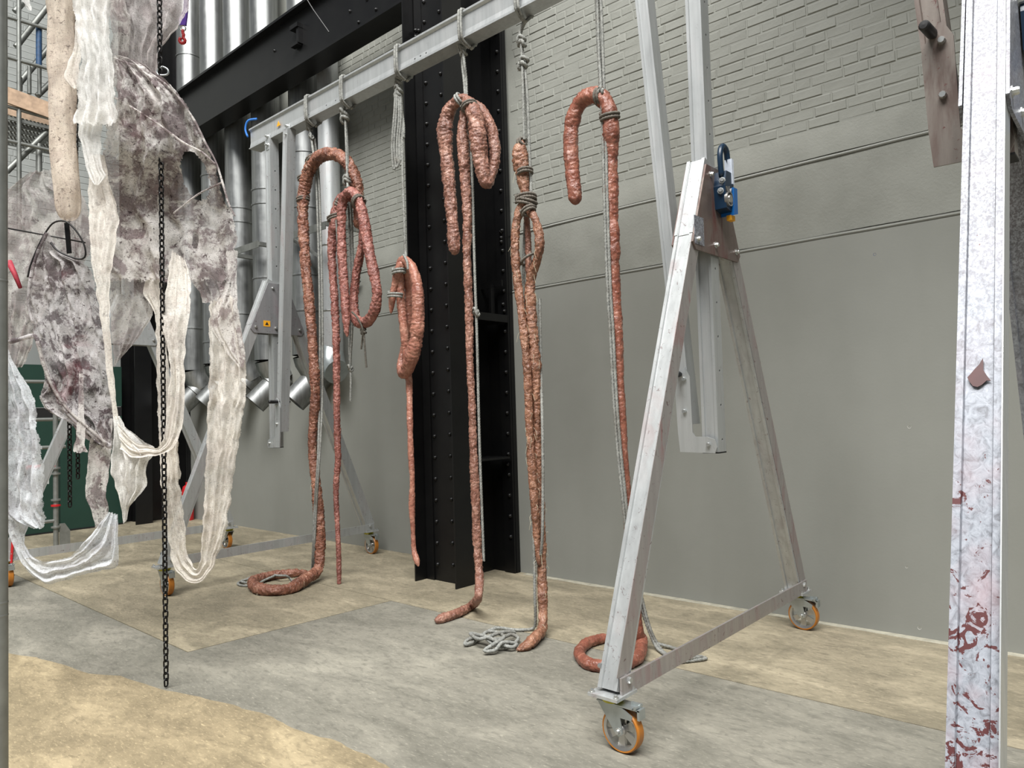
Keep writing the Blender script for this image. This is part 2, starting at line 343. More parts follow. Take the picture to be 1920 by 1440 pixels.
# ------------------------------------------------------------------ floor
flo = MB().box((-4, 0.3, -0.06), (26, 10.6, 0.10)).build('floor', M['joint']); flo['kind'] = 'structure'
def slab(poly, top, mat):
    MB().prism([(x, y, (top-0.03)/2+0.0) for x, y in poly], (0, 0, 1), top+0.03-0.001).build('slab', mat, flo)
g = 0.004
slab([(-17, -5), (9, -5), (9, 3.90-g), (-4.88+g, 3.90-g), (-4.96+g, 2.22-g), (-17, 2.30-g)], 0.0, M['floor_grey'])
slab([(-17, 2.30+g), (-4.96-g, 2.22+g), (-4.88-g, 3.90-g), (-17, 3.98-g)], 0.0, M['floor_warm'])
slab([(-17, 3.98+g), (-4.88, 3.90+g), (9, 3.90+g), (9, 5.6), (-17, 5.6)], 0.0, M['floor_warm'])
edge = [(-9.0, 1.05), (-7.6, 1.22), (-6.6, 1.36), (-5.99, 1.43), (-5.7, 1.53), (-5.39, 1.60), (-5.05, 1.64), (-4.85, 1.74), (-4.4, 1.82), (-4.1, 1.90), (-3.85, 1.95), (-3.57, 2.01), (-3.3, 2.00), (-3.05, 2.05), (-2.72, 2.05), (-2.5, 2.06), (-2.2, 2.0), (-1.9, 1.8), (-1.7, 1.3), (-1.65, 0.2), (-1.6, -3)]
e2 = []
for (a, b), (c, d) in zip(edge, edge[1:]):
    for k in range(5):
        t = k/5; x = a+(c-a)*t; y = b+(d-b)*t; j = noise.noise(V((x*9, y*9, 0)))*0.022; e2.append((x+j, y+j))
slab(e2+[(-1.6, -3.2), (-9, -3.2)], 0.003, M['floor_tan'])

# ------------------------------------------------------------------ main wall (smooth plaster, two concrete bands, painted brick)
WY = 5.34
Z1, Z2, Z3, ZT = 2.755, 3.325, 3.545, 9.2
wall = MB().box((-4, WY+0.20, Z1/2-0.05), (26, 0.40, Z1+0.10)).build('wall_back', M['wall']); wall['kind'] = 'structure'
def rough_band(z0, z1, y, name):
    mb = MB(); n = 130; vs = []
    for i in range(n+1):
        x = -17+26*i/n
        a = noise.noise(V((x*2.3, z0, 1)))*0.006; b = noise.noise(V((x*2.9, z1, 5)))*0.008
        vs += [(x, WY+0.3, z0+a+0.008), (x, y+a*0.5, z0+a+0.008), (x, y+b*0.5, z1+b-0.006), (x, WY+0.3, z1+b-0.006)]
    fs = []
    for i in range(n):
        for k in range(4): fs.append((i*4+k, (i+1)*4+k, (i+1)*4+(k+1) % 4, i*4+(k+1) % 4))
    mb.add(vs, fs).build(name, M['band'], wall)
rough_band(Z1, Z2, WY+0.012, 'concrete_band'); rough_band(Z2, Z3, WY+0.016, 'concrete_band')
for z in (Z1, Z2):
    mb = MB(); vs = []; n = 160
    for i in range(n+1):
        x = -17+26*i/n; q = noise.noise(V((x*3.1, z, 2)))*0.003; yy = WY-0.004 if z == Z1 else WY+0.006
        vs += [(x, yy, z-0.022+q), (x, yy-0.004, z-0.014+q), (x, yy+0.012, z+0.002+q), (x, yy+0.03, z-0.01)]
    mb.add(vs, [(i*4+k, (i+1)*4+k, (i+1)*4+k+1, i*4+k+1) for i in range(n) for k in range(3)]).build('joint_lip', M['wall'], wall)
MB().box((-4, WY+0.1155, (Z3+ZT)/2), (26, 0.18, ZT-Z3+0.02)).build('mortar_bed', M['mortar'], wall)
def brick_mesh(name, L, H, D, mat, seed):
    rnd = random.Random(seed); b = 0.006; vs = []
    for (ix, iz) in ((-1, -1), (1, -1), (1, 1), (-1, 1)): vs.append((ix*L/2, 0.012, iz*H/2))
    for (ix, iz) in ((-1, -1), (1, -1), (1, 1), (-1, 1)): vs.append((ix*L/2+rnd.uniform(-.002, .002), -D+0.005, iz*H/2+rnd.uniform(-.002, .002)))
    for (ix, iz) in ((-1, -1), (1, -1), (1, 1), (-1, 1)): vs.append((ix*(L/2-b)+rnd.uniform(-.003, .003), -D+rnd.uniform(-.002, .001), iz*(H/2-b)+rnd.uniform(-.003, .003)))
    fs = [(8, 9, 10, 11)]
    for o in (0, 4): fs += [(o+i, o+(i+1) % 4, o+4+(i+1) % 4, o+4+i) for i in range(4)]
    me = bpy.data.meshes.new(name); me.from_pydata(vs, [], fs); me.materials.append(mat); me.update(); return me
def brick_field(parent, x0, x1, z0, z1, face, axis, Ls, H, mat, mortar, limit, wantpx, seed):
    """courses of bricks on a wall face; the ones that show largest become parts, the rest one joined part"""
    rnd = random.Random(seed); meshes = {L: [brick_mesh('brick', L-0.007, H-0.007, 0.0055, mat, seed+i) for i in range(4)] for L in set(Ls)}
    cand = []; z = z0+H/2; row = 0
    while z < z1:
        x = x0-rnd.uniform(0, max(Ls)); 
        while x < x1:
            L = rnd.choice(Ls) if row % 3 else Ls[0]
            c = x+L/2; p = V((c, face, z)) if axis == 'x' else V((face, c, z))
            if c-L/2 > x0-0.02 and c+L/2 < x1+0.02: cand.append((p, L))
            x += L
        z += H; row += 1
    def score(c):
        p, L = c; u, v, d = to_px(p)
        if d < 0.5 or not (wantpx[0] < u < wantpx[2] and wantpx[1] < v < wantpx[3]): return 0
        return L/d/d
    cand.sort(key=lambda c: -score(c))
    rest = MB()
    for i, (p, L) in enumerate(cand):
        me = rnd.choice(meshes[L]); off = rnd.uniform(-0.003, 0.002)
        R = 0.0 if axis == 'x' else PI/2
        if i < limit and score((p, L)) > 0:
            q = p+(V((0, off, 0)) if axis == 'x' else V((-off, 0, 0)))
            put('brick', me, q, parent, (rnd.uniform(-.012, .012), rnd.uniform(-.008, .008), R+rnd.uniform(-.012, .012)))
        else:
            Rm = Matrix.Rotation(R, 3, 'Z'); rest.add([p+Rm @ v.co for v in me.vertices], [tuple(f.vertices) for f in me.polygons])
    if rest.v: rest.build('brickwork', mat, parent, kind='stuff')
HB = 0.0765
brick_field(wall, -4.66, 1.2, Z3+0.004, 6.3, WY+0.028, 'x', [0.225, 0.225, 0.1125, 0.17], HB, M['brick'], None, 300, (930, 0, 1920, 420), 3)
rest = brick_field(wall, -8.6, -5.28, Z3+0.004, 6.3, WY+0.028, 'x', [0.225, 0.225, 0.1125], HB, M['brick'], None, 0, (0, 0, 1, 1), 11)
e3 = [(x/10, 5.275+noise.noise(V((x*.35, 0, 4)))*0.012) for x in range(-46, 12)]
slab(e3+[(1.1, WY), (-4.6, WY)], 0.002, M['edge_strip'])
ov = MB().box((2.2, WY-1.1, 6.8), (6.8, 2.2, 0.4)).build('unseen_shade_slab', M['band']); ov['kind'] = 'structure'   # unseen slab added overhead to shade the upper wall
# small marks on the plaster
for (x, y, r, m) in ((1640, 477, 0.010, 'nick'), (1705, 800, 0.012, 'scuff'), (1700, 1063, 0.008, 'scuff'), (1724, 1177, 0.012, 'scuff')):
    p = at(x, y, Y=WY); MB().lathe([(0, -0.002), (r*0.7, -0.002), (r, 0.001)], p, (0, -1, 0), 8).build('paint_mark', M[m], wall)

# end wall of the hall, pale painted blockwork
wl = MB().box((-14.2, 0.2, 4.8), (0.3, 10.6, 9.8)).build('wall_left', M['blockmortar']); wl['kind'] = 'structure'
brick_field(wl, 1.4, 5.2, 3.2, 9.4, -14.05, 'y', [0.44, 0.44, 0.22], 0.115, M['block'], None, 300, (-40, -40, 150, 420), 5)

# ------------------------------------------------------------------ riveted steel columns and girder
rv = bpy.data.meshes.new('rivet')
_m = MB().lathe([(0.0, 0.022), (0.010, 0.019), (0.018, 0.011), (0.021, 0.0)], (0, 0, 0), (0, -1, 0), 10)
rv.from_pydata([tuple(v) for v in _m.v], [], _m.f); rv.materials.append(M['black'])
for p in rv.polygons: p.use_smooth = True
def column(cx, label, top, rivets):
    c = thing('steel_column', label, 'column', (cx, 5.0, 0))
    B = M['black']; L, Rr = cx-0.26, cx+0.30
    MB().box((L+0.008, 4.585, top/2), (0.016, 0.19, top)).build('flange_plate', B, c)
    MB().box((Rr-0.008, 4.615, top/2), (0.016, 0.25, top)).build('flange_plate', B, c)
    MB().box(((L+Rr)/2-0.0, 4.66, top/2), (Rr-L-0.034, 0.05, top)).build('front_plate', B, c)
    MB().bar((L+0.075, 4.628, 0), (L+0.075, 4.628, top), 0.10, 0.012, (1, 0, 0)).build('angle_strip', B, c)
    MB().box((cx+0.0, 5.06, top/2), (0.05, 0.74, top)).build('web_plate', B, c)
    MB().box((cx+0.02, 5.31, top/2), (0.60, 0.05, top)).build('back_plate', B, c)
    MB().bar((cx+0.25, 5.272, 0), (cx+0.25, 5.272, top), 0.13, 0.024, (1, 0, 0)).build('angle_strip', B, c)
    z = 0.15
    while z < min(top, 5.7):
        if rivets:
            put('rivet', rv, (L+0.165, 4.634, z), c); put('rivet', rv, (L+0.375, 4.634, z+0.02), c)
            if 0.3 < z: put('rivet', rv, (cx+0.275, 5.259, z*1.0), c)
        z += 0.2
    for zz in (3.34, 3.28, 3.24, 2.62, 1.05) if rivets else (): put('rivet', rv, (cx+0.262, 5.259, zz), c)
    if rivets:
        for i in range(3):
            for j in range(2): put('rivet', rv, (L+0.055+j*0.045, 4.618, 5.18+i*0.062-j*0.02), c)
    return c
colm = column(-5.0, 'black riveted steel column standing against the grey wall behind the hanging tubes', 9.0, True)
# stiffener bracket and cross plates inside the column's recess
bk = MB(); bk.box((-4.83, 5.04, 2.44), (0.30, 0.42, 0.015)); bk.box((-4.685, 5.04, 2.47), (0.012, 0.42, 0.07)); bk.box((-4.83, 4.84, 2.47), (0.30, 0.012, 0.07)); bk.box((-4.9, 5.2, 2.82), (0.42, 0.012, 0.06)); bk.box((-4.80, 5.16, 2.63), (0.03, 0.05, 0.38))
bk.build('bracket', M['black'], colm)
MB().box((-4.83, 5.02, 1.12), (0.30, 0.42, 0.02)).build('stiffener', M['black'], colm)
column2 = column(-12.05, 'black steel column beside the dark green panel and the fire extinguisher', 9.0, False)
gd = thing('steel_girder', 'deep black steel girder running past the silver ducts to the column', 'girder', (-9.5, 4.7, 5.65))
MB().sweep([(-0.10, 0), (0.17, 0), (0.17, 0.03), (0.05, 0.03), (0.05, 0.70), (0.17, 0.70), (0.17, 0.73), (-0.10, 0.73), (-0.10, 0.70), (-0.01, 0.70), (-0.01, 0.03), (-0.10, 0.03)], (-11.74, 4.70, 5.66), (-5.27, 4.70, 5.66), (0, 1, 0)).build('girder_web', M['black'], gd)
for x, z in ((-6.35, 5.98), (-6.2, 5.80), (-6.05, 5.99), (-5.9, 5.82), (-7.9, 6.1)):
    put('rivet', rv, (x, 4.69, z), gd)
cl = MB(); cl.box((-7.35, 4.66, 6.17), (0.16, 0.10, 0.05)); cl.box((-7.30, 4.66, 6.06), (0.05, 0.06, 0.2)); cl.box((-7.36, 4.65, 5.96), (0.14, 0.06, 0.035)); cl.build('beam_clamp', M['black'], gd)
p0, p1 = at(558, -30, Y=4.45), at(617, 60, Y=4.58)
tag(MB().tube([p0, (p0+p1)/2+V((0, 0, -.02)), p1], 0.006, 6).build('thin_cable', M['wire']), 'thin dark cable slanting down across the black girder', 'cable')
# short girder stub on the other side of the column
MB().box((-4.55, 4.75, 5.95), (0.25, 0.24, 0.5)).build('gusset', M['black'], colm)

# ------------------------------------------------------------------ ventilation ducts
def duct(x, y, r, zb, label, seams, elbow=True):
    d = thing('ventilation_duct', label, 'duct', (x, y, zb), 'silver ventilation ducts along the wall')
    zs = [zb]+sorted(seams)+[8.6]
    for a, b in zip(zs, zs[1:]): MB().lathe([(r, a-zb), (r, b-zb)], (x, y, zb), (0, 0, 1), 36).build('duct_section', M['duct'], d, smooth=30)
    for z in zs[1:-1]: MB().lathe([(r+0.001, z-zb-0.014), (r+0.010, z-zb-0.010), (r+0.010, z-zb+0.010), (r+0.001, z-zb+0.014)], (x, y, zb), (0, 0, 1), 36).build('joint_band', M['duct'], d, smooth=30)
    if elbow:
        c = V((x, y, zb)); pts = [c+V((0, 0, 0.01)), c+V((0.00, 0.02, -0.06)), c+V((0.03, 0.07, -0.16)), c+V((0.05, 0.13, -0.27))]
        MB().tube(pts, r, 36, cap=False).build('elbow', M['duct'], d, smooth=25)
        q = pts[-1]+V((0, 0.0, 0.05))
        MB().tube([q+V((0.02, 0.04, 0.02)), q+V((-0.04, -0.10, -0.13))], [r*0.93, r*0.93], 36, cap=False).build('elbow', M['duct'], d, smooth=25)
        o = MB().tube([q+V((-0.04, -0.10, -0.13)), q+V((-0.14, -0.30, -0.36))], [r*0.80, r*0.80], 36, cap=False); o.build('outlet', M['duct'], d, smooth=25)
    return d
DL = 'silver ventilation duct rising along the wall behind the black girder'
duct(-11.15, 5.115, 0.185, 2.35, 'silver ventilation duct standing nearest the end wall beside the black column', [3.0, 4.3, 6.0, 7.3])
duct(-10.36, 5.115, 0.185, 2.40, 'silver ventilation duct partly veiled by stained cloth, next to the column-side duct', [2.72, 3.9, 5.2, 6.4, 6.65])
duct(-9.62, 5.115, 0.190, 2.40, 'silver ventilation duct in the middle of the row along the wall', [3.05, 4.35, 4.55, 6.2, 6.42])
duct(-8.88, 5.115, 0.190, 2.35, 'silver ventilation duct rising behind the A-frame gusset plate', [2.9, 3.45, 4.45, 4.65, 6.0])
duct(-7.93, 5.115, 0.200, 2.35, 'silver ventilation duct rising behind the twin posts of the gantry', [2.9, 3.35, 4.2, 4.9, 6.0])
dd = thing('ventilation_duct', 'slender silver ventilation duct with a white elbow at its foot, last before the bare wall', 'duct', (-7.45, 5.14, 2.3), 'silver ventilation ducts along the wall')
MB().lathe([(0.13, 0.05), (0.13, 4.6)], (-7.45, 5.14, 2.3), (0, 0, 1), 30).build('duct_section', M['alu_far'], dd, smooth=30)
for z in (0.55, 1.35, 2.4): MB().lathe([(0.131, z-.012), (0.14, z), (0.131, z+.012)], (-7.45, 5.14, 2.3), (0, 0, 1), 30).build('joint_band', M['duct'], dd, smooth=30)
MB().tube([(-7.47, 5.14, 2.42), (-7.46, 5.13, 2.32), (-7.43, 5.11, 2.22), (-7.37, 5.09, 2.14), (-7.29, 5.08, 2.10)], [0.135, 0.15, 0.16, 0.16, 0.15], 30).build('elbow', M['zinc'], dd, smooth=35)
for i, (x0, x1, z, dz, lab) in enumerate(((-9.35, -8.55, 3.83, 0, 'grey angle-iron duct bracket gripping the duct behind the gusset plate'), (-8.25, -7.05, 3.80, -0.02, 'grey angle-iron duct bracket with diagonal brace beside the bare wall'))):
    b = thing('duct_bracket', lab, 'bracket', ((x0+x1)/2, 5.0, z))
    MB().bar((x0, 4.80, z), (x1, 4.80, z+dz), 0.01, 0.09, (0, 1, 0)).build('front_angle', M['galv_dark'], b)
    for x in (x0, x1): MB().bar((x, 4.80, z), (x, 5.335, z), 0.05, 0.05, (0, 0, 1)).build('side_arm', M['galv_dark'], b)
    if i: MB().bar((-7.85, 4.86, z-0.03), (-7.1, 5.30, z-0.62), 0.04, 0.04, (0, 0, 1)).build('diagonal_brace', M['galv_dark'], b)

# ------------------------------------------------------------------ gantries
def prof(w, d, lip=0.17, rec=0.011):
    m = w*lip; a, b = w/2, d/2
    return [(-a, -b), (-a+m, -b), (-a+m+0.003, -b+rec), (a-m-0.003, -b+rec), (a-m, -b), (a, -b), (a, b), (a-m, b), (a-m-0.003, b-rec), (-a+m+0.003, b-rec), (-a+m, b), (-a, b)]
def drill(o, pts, axis, r, dep=0.025):
    """cut real blind holes into a part"""
    off = WORLD[o.name]; mb = MB(); ax = V(axis).normalized()
    for p in pts: mb.cyl(V(p)-off+ax*0.02, V(p)-off-ax*dep, r, 10)
    me = bpy.data.meshes.new('cutter'); me.from_pydata([tuple(v) for v in mb.v], [], mb.f)
    b_ = bmesh.new(); b_.from_mesh(me); bmesh.ops.recalc_face_normals(b_, faces=b_.faces); b_.to_mesh(me); b_.free()
    c = bpy.data.objects.new('cutter', me); COL.objects.link(c); c.matrix_world = Matrix.Translation(off)
    m = o.modifiers.new('holes', 'BOOLEAN'); m.operation = 'DIFFERENCE'; m.solver = 'EXACT'; m.object = c
    bpy.context.view_layer.update(); dg = bpy.context.evaluated_depsgraph_get()
    new = bpy.data.meshes.new_from_object(o.evaluated_get(dg)); old = o.data
    o.modifiers.remove(m); o.data = new; new.name = old.name; bpy.data.objects.remove(c)
def bolt(p, n, parent, r=0.014, h=0.018, mat=None):
    n = V(n).normalized(); mb = MB(); mb.lathe([(0, h), (r*0.8, h), (r, h*0.75), (r, 0.004), (r*1.5, 0.003), (r*1.5, -0.004)], p, n, 8); return mb.build('bolt', mat or M['bolt'], parent, smooth=30)
def caster(parent, x, y, yaw, zp=0.245, r=0.1):
    """swivel caster: the fork is the part, the wheel pieces are its sub-parts"""
    R = Matrix.Rotation(yaw, 3, 'Z'); c = V((x, y, 0))
    T = lambda p: c+R @ V(p)
    tr = 0.05
    mb = MB()
    for s in (-1, 1):
        yy = s*0.034
        mb.prism([T((-0.062, yy, zp-0.028)), T((0.072, yy, zp-0.035)), T((0.125, yy, zp-0.062)), T((0.120, yy, zp-0.082)), T((0.060, yy, zp-0.082)), T((tr+0.022, yy, r-0.006)), T((tr, yy, r-0.024)), T((tr-0.022, yy, r-0.006))], R @ V((0, 1, 0)), 0.005)
    mb.box(T((0.03, 0, zp-0.03)), (0.19, 0.074, 0.006), R)
    f = mb.build('caster', M['zinc'], parent)
    WORLD[f.name] = WORLD[parent.name]
    MB().lathe([(0, 0.0), (0.052, 0.0), (0.055, -0.012), (0.048, -0.026), (0, -0.026)], T((0, 0, zp-0.001)), (0, 0, 1), 20).build('swivel_race', M['yellow'], f, smooth=30)
    ax = R @ V((0, 1, 0)); wc = T((tr, 0, r))
    MB().lathe([(r-0.012, -0.024), (r-0.005, -0.025), (r, -0.018), (r, 0.018), (r-0.005, 0.025), (r-0.012, 0.024)], wc, ax, 40).build('tyre', M['tyre'], f, smooth=30)
    rim = MB(); rim.lathe([(r-0.024, -0.020), (r-0.0115, -0.0245), (r-0.011, 0.0245), (r-0.024, 0.020), (r-0.024, -0.020)], wc, ax, 40)
    rim.lathe([(0, 0.027), (0.016, 0.027), (0.024, 0.02), (0.024, -0.02), (0.016, -0.027), (0, -0.027)], wc, ax, 20)
    a = ax.orthogonal().normalized(); b = ax.cross(a)
    for k in range(6):
        t = 2*PI*(k+0.3)/6; d = a*math.cos(t)+b*math.sin(t); e = ax.cross(d)
        rim.prism([wc+d*0.018-e*0.012, wc+d*(r-0.022)-e*0.020, wc+d*(r-0.022)+e*0.020, wc+d*0.018+e*0.012], ax, 0.016)
    rim.build('wheel_rim', M['rim'], f, smooth=30)
    for s in (-1, 1): MB().lathe([(0, 0.014), (0.009, 0.014), (0.011, 0.009), (0.011, 0.002), (0.017, 0.001), (0.017, -0.003)], wc+ax*s*0.037, ax*s, 8).build('axle_nut', M['bolt'], f, smooth=30)
    bp = MB(); bp.box(T((0.105, 0, zp-0.036)), (0.10, 0.05, 0.006), R); bp.box(T((0.150, 0, zp-0.055)), (0.012, 0.05, 0.045), R); bp.box(T((0.12, 0.01, zp-0.024)), (0.05, 0.012, 0.02), R); bp.cyl(T((0.135, -0.03, zp-0.026)), T((0.135, 0.03, zp-0.026)), 0.007, 8)
    bp.build('brake_pedal', M['zinc'], f)
def winch(parent, p, mats, strap_len=0.0):
    """blue hand winch bolted to the plate"""
    p = V(p); mb = MB()
    mb.prism([p+V((0, -0.045, -0.13)), p+V((0, 0.05, -0.15)), p+V((0, 0.062, 0.02)), p+V((0, 0.05, 0.09)), p+V((0, -0.03, 0.09)), p+V((0, -0.055, 0.0))], (1, 0, 0), 0.075)
    wn = mb.build('winch', M['navy'], parent)
    WORLD[wn.name] = WORLD[parent.name]
    MB().prism([p+V((0.012, 0.02, -0.165)), p+V((0.012, 0.075, -0.15)), p+V((0.012, 0.078, 0.0)), p+V((0.012, 0.03, 0.0))], (1, 0, 0), 0.08).build('winch_cover', M['blue'], wn)
    h = MB().tube(spline([p+V((0.01, -0.035, 0.06)), p+V((0.01, -0.045, 0.18)), p+V((0.01, -0.01, 0.245)), p+V((0.01, 0.045, 0.225)), p+V((0.01, 0.055, 0.10))], 0.02), 0.017, 8); h.build('winch_handle', M['navy'], wn, smooth=True)
    MB().box(p+V((0.02, 0.05, 0.10)), (0.045, 0.025, 0.15)).build('winch_label', M['sticker'], wn)
    r = MB(); c = p+V((0.04, -0.012, -0.075)); r.lathe([(0, 0.012), (0.022, 0.012), (0.026, 0.0)], c, (1, 0, 0), 16); r.lathe([(0.036, 0.008), (0.044, 0.008), (0.044, -0.01), (0.036, -0.01), (0.036, 0.008)], c, (1, 0, 0), 16)
    for k in range(3): 
        t = 1.1+k*0.45; d = V((0, math.cos(t), math.sin(t))); r.bar(c+d*0.045, c+d*0.075, 0.008, 0.008, (1, 0, 0))
    r.build('ratchet', M['rim'], wn, smooth=30)
    for q in ((0.02, -0.05, 0.03), (0.01, -0.055, -0.03)): bolt(p+V(q), (0.3, -1, 0), wn, 0.013, 0.022)
    MB().box(p+V((0.02, 0.045, -0.175)), (0.03, 0.05, 0.03)).build('winch_tag', M['orange'], wn)
    return wn
def a_frame(g, Xc, Yc, side, pz, top, mats, win=None, braces=True, yaw=(0, 0), half=1.16, holes=True, gm=None, sticker=False, legs=('leg', 'leg')):
    """one trestle end: two legs, base bar, gusset plates, telescopic post and knee strut"""
    mleg, mside, mpost = mats
    n0 = 0
    half_at = lambda z: half-0.40*(z-0.34)
    for i, s in enumerate((-1, 1)):
        t = 0.052
        a = V((Xc, Yc+s*(half_at(0.262)-t), 0.262)); b = V((Xc, Yc+s*(half_at(2.97)-t), 2.97))
        lg = MB().sweep(prof(0.105, 0.095), a, b, (1, 0, 0)).build('leg', mleg, g)
        MB().bar(a+V((0.0545, 0, 0.06)), b+V((0.0545, 0, -0.01)), 0.003, 0.094, (1, 0, 0)).build('side_skin', mside, lg)
        if gm is not M['mottled']: MB().sweep(prof(0.114, 0.102), b+(a-b).normalized()*0.50, b+(b-a).normalized()*0.005, (1, 0, 0)).build('leg_sleeve', mleg, g)
        fy = Yc+s*(half_at(0.262)-t)
        MB().box((Xc, fy, 0.253), (0.16, 0.17, 0.014)).build('foot_plate', M['alu'], g)
        for dx in (-0.065, 0.065):
            for dy in (-0.07, 0.07): bolt((Xc+dx, fy+dy, 0.262), (0, 0, 1), g, 0.009, 0.014)
        bolt((Xc+0.06, fy-s*0.03, 0.315), (1, 0, 0), g, 0.016, 0.025); bolt((Xc-0.053, fy, 0.36), (-1, 0, 0), g, 0.012, 0.02)
        caster(g, Xc, fy, yaw[i])
    hb = half_at(0.29)
    MB().box((Xc+0.064, Yc, 0.293), (0.012, 2*hb-0.03, 0.085)).build('base_bar', mside if gm is None else M['alu_far'], g)
    for sx in (1, -1):
        x = Xc+sx*0.062
        bot = half_at(2.44)-0.02; tp = half_at(2.95)-0.01
        pts = [(x, Yc-bot+0.03, 2.43), (x, Yc-bot-0.005, 2.47), (x, Yc-tp, 2.95), (x, Yc+tp, 2.95), (x, Yc+bot+0.005, 2.47), (x, Yc+bot-0.03, 2.43)]
        gp = MB().prism(pts, (1, 0, 0), 0.010).build('gusset_plate', gm or M['alu_rust'], g)
        for yy, zz in ((-bot+0.05, 2.49), (bot-0.05, 2.49), (-0.03, 2.49), (-tp+0.05, 2.90), (0.05, 2.90)):
            if sx > 0: bolt((x+0.005, Yc+yy, zz), (sx, 0, 0), g, 0.013, 0.02)
    if sticker:
        MB().box((Xc+0.069, Yc-bot+0.17, 2.53), (0.002, 0.075, 0.06)).build('warning_label', M['orange'], g)
        MB().prism([(Xc+0.071, Yc-bot+0.15, 2.515), (Xc+0.071, Yc-bot+0.19, 2.515), (Xc+0.071, Yc-bot+0.17, 2.548)], (1, 0, 0), 0.001).build('warning_mark', M['dark'], g)
    po = MB().sweep(prof(0.098, 0.10), (Xc-0.005, Yc, pz), (Xc-0.005, Yc, top), (1, 0, 0)).build('post', mpost, g)
    MB().box((Xc-0.005, Yc, pz-0.004), (0.1, 0.102, 0.008)).build('end_cap', M['dark'], po)
    if holes:
        hp = []; z = pz+0.07
        while z < min(top, pz+3.0): hp.append((Xc+0.044, Yc+0.005, z)); z += 0.2
        drill(po, hp, (1, 0, 0), 0.008)
    if braces:
        a = V((Xc+side*0.145, Yc-0.02, pz+0.16)); b = V((Xc+side*0.37, Yc-0.02, top))
        MB().sweep(prof(0.085, 0.095), a, b, (1, 0, 0)).build('knee_strut', mpost, g)
        y = Yc-0.075
        d = (b-a).normalized(); q = lambda u, z: (Xc+side*u, y, pz+z)
        MB().prism([q(0.185, 0.0), q(-0.035, -0.005), q(-0.05, 0.03), q(-0.035, 0.075), q(0.01, 0.09), q(0.085, 0.09), q(0.10, 0.115), q(0.105, 0.44), q(0.135, 0.50), q(0.175, 0.48), q(0.205, 0.40), q(0.195, 0.12)], (0, 1, 0), 0.008).build('hinge_plate', M['alu_clean'] if gm is None else (M['speck'] if gm is M['mottled'] else M['alu_far']), g)
        for u, z in ((0.14, 0.43), (0.145, 0.24), (0.0, 0.045)): bolt(q(u, z), (0, -1, 0), g, 0.013, 0.022)
        k = V(q(0.165, 0.44))
        MB().lathe([(0, 0.11), (0.013, 0.109), (0.018, 0.102), (0.018, 0.02), (0.012, 0.0), (0.012, -0.14)], k+V((0, 0, 0.02)), (side*0.08, -1, 0.0), 14).build('locking_pin', M['knob'], g, smooth=30)
BEAM_T, BEAM_B, YF = 4.697, 4.477, 3.93
g1 = thing('gantry_crane', 'aluminium gantry on casters whose long beam carries the hanging flesh-coloured tubes', 'gantry', (-4.3, 3.98, 0))
a_frame(g1, -1.925, 3.95, -1, 1.29, BEAM_B, (M['alu'], M['alu_pink'], M['alu_clean']))
a_frame(g1, -6.77, 3.97, 1, 1.27, BEAM_B, (M['alu_far'], M['alu_far'], M['alu_far']), gm=m_alu('speckled_plate', 0.5, (158, 158, 160), (110, 84, 90)), sticker=True)
H = BEAM_T-BEAM_B
bp = [(-0.07, 0), (0.07, 0), (0.07, 0.014), (0.062, 0.022), (0.045, 0.026), (0.03, 0.07), (0.025, H-0.06), (0.045, H-0.026), (0.062, H-0.022), (0.07, H-0.014), (0.07, H), (-0.07, H), (-0.07, H-0.016), (-0.060, H-0.022), (-0.050, H-0.03), (-0.048, 0.07), (-0.056, 0.03), (-0.056, 0.012), (-0.07, 0.010)]
bm_ = MB().sweep(bp, (-7.17, YF+0.07, BEAM_B), (-1.2, YF+0.07, BEAM_B), (0, 1, 0)).build('beam', M['alu_clean'], g1)
drill(bm_, [(x, YF+0.016, z) for x, z in ((-5.6, 4.525), (-5.75, 4.525), (-4.47, 4.525), (-4.40, 4.525), (-4.33, 4.525), (-6.05, 4.525))], (0, -1, 0), 0.009)
MB().prism([(-6.62, YF+0.008, 4.565), (-6.55, YF+0.008, 4.565), (-6.585, YF+0.008, 4.62)], (0, 1, 0), 0.002).build('warning_triangle', M['orange'], bm_)
for x in (-6.78, -6.40, -2.30, -1.93):
    MB().box((x, YF+0.002, BEAM_B-0.03), (0.07, 0.012, 0.16)).build('beam_bracket', M['alu_clean'], g1)
    for z in (-0.06, 0.03): bolt((x, YF-0.006, BEAM_B+z), (0, -1, 0), g1, 0.014, 0.03)
pl = at(467, 240, Y=YF)
MB().tube(spline([pl+V((-0.03, 0, -0.09)), pl+V((-0.06, -0.01, 0.0)), pl+V((-0.02, 0.0, 0.085)), pl+V((0.06, 0.06, 0.10))], 0.02), 0.011, 8).build('blue_strap', M['strap'], g1, smooth=True)
MB().box((-1.925+0.068, 3.72, 2.54), (0.003, 0.11, 0.16)).build('worn_label', M['mottled'], g1)
winch(g1, (-1.925+0.10, 3.98, 2.83), None)

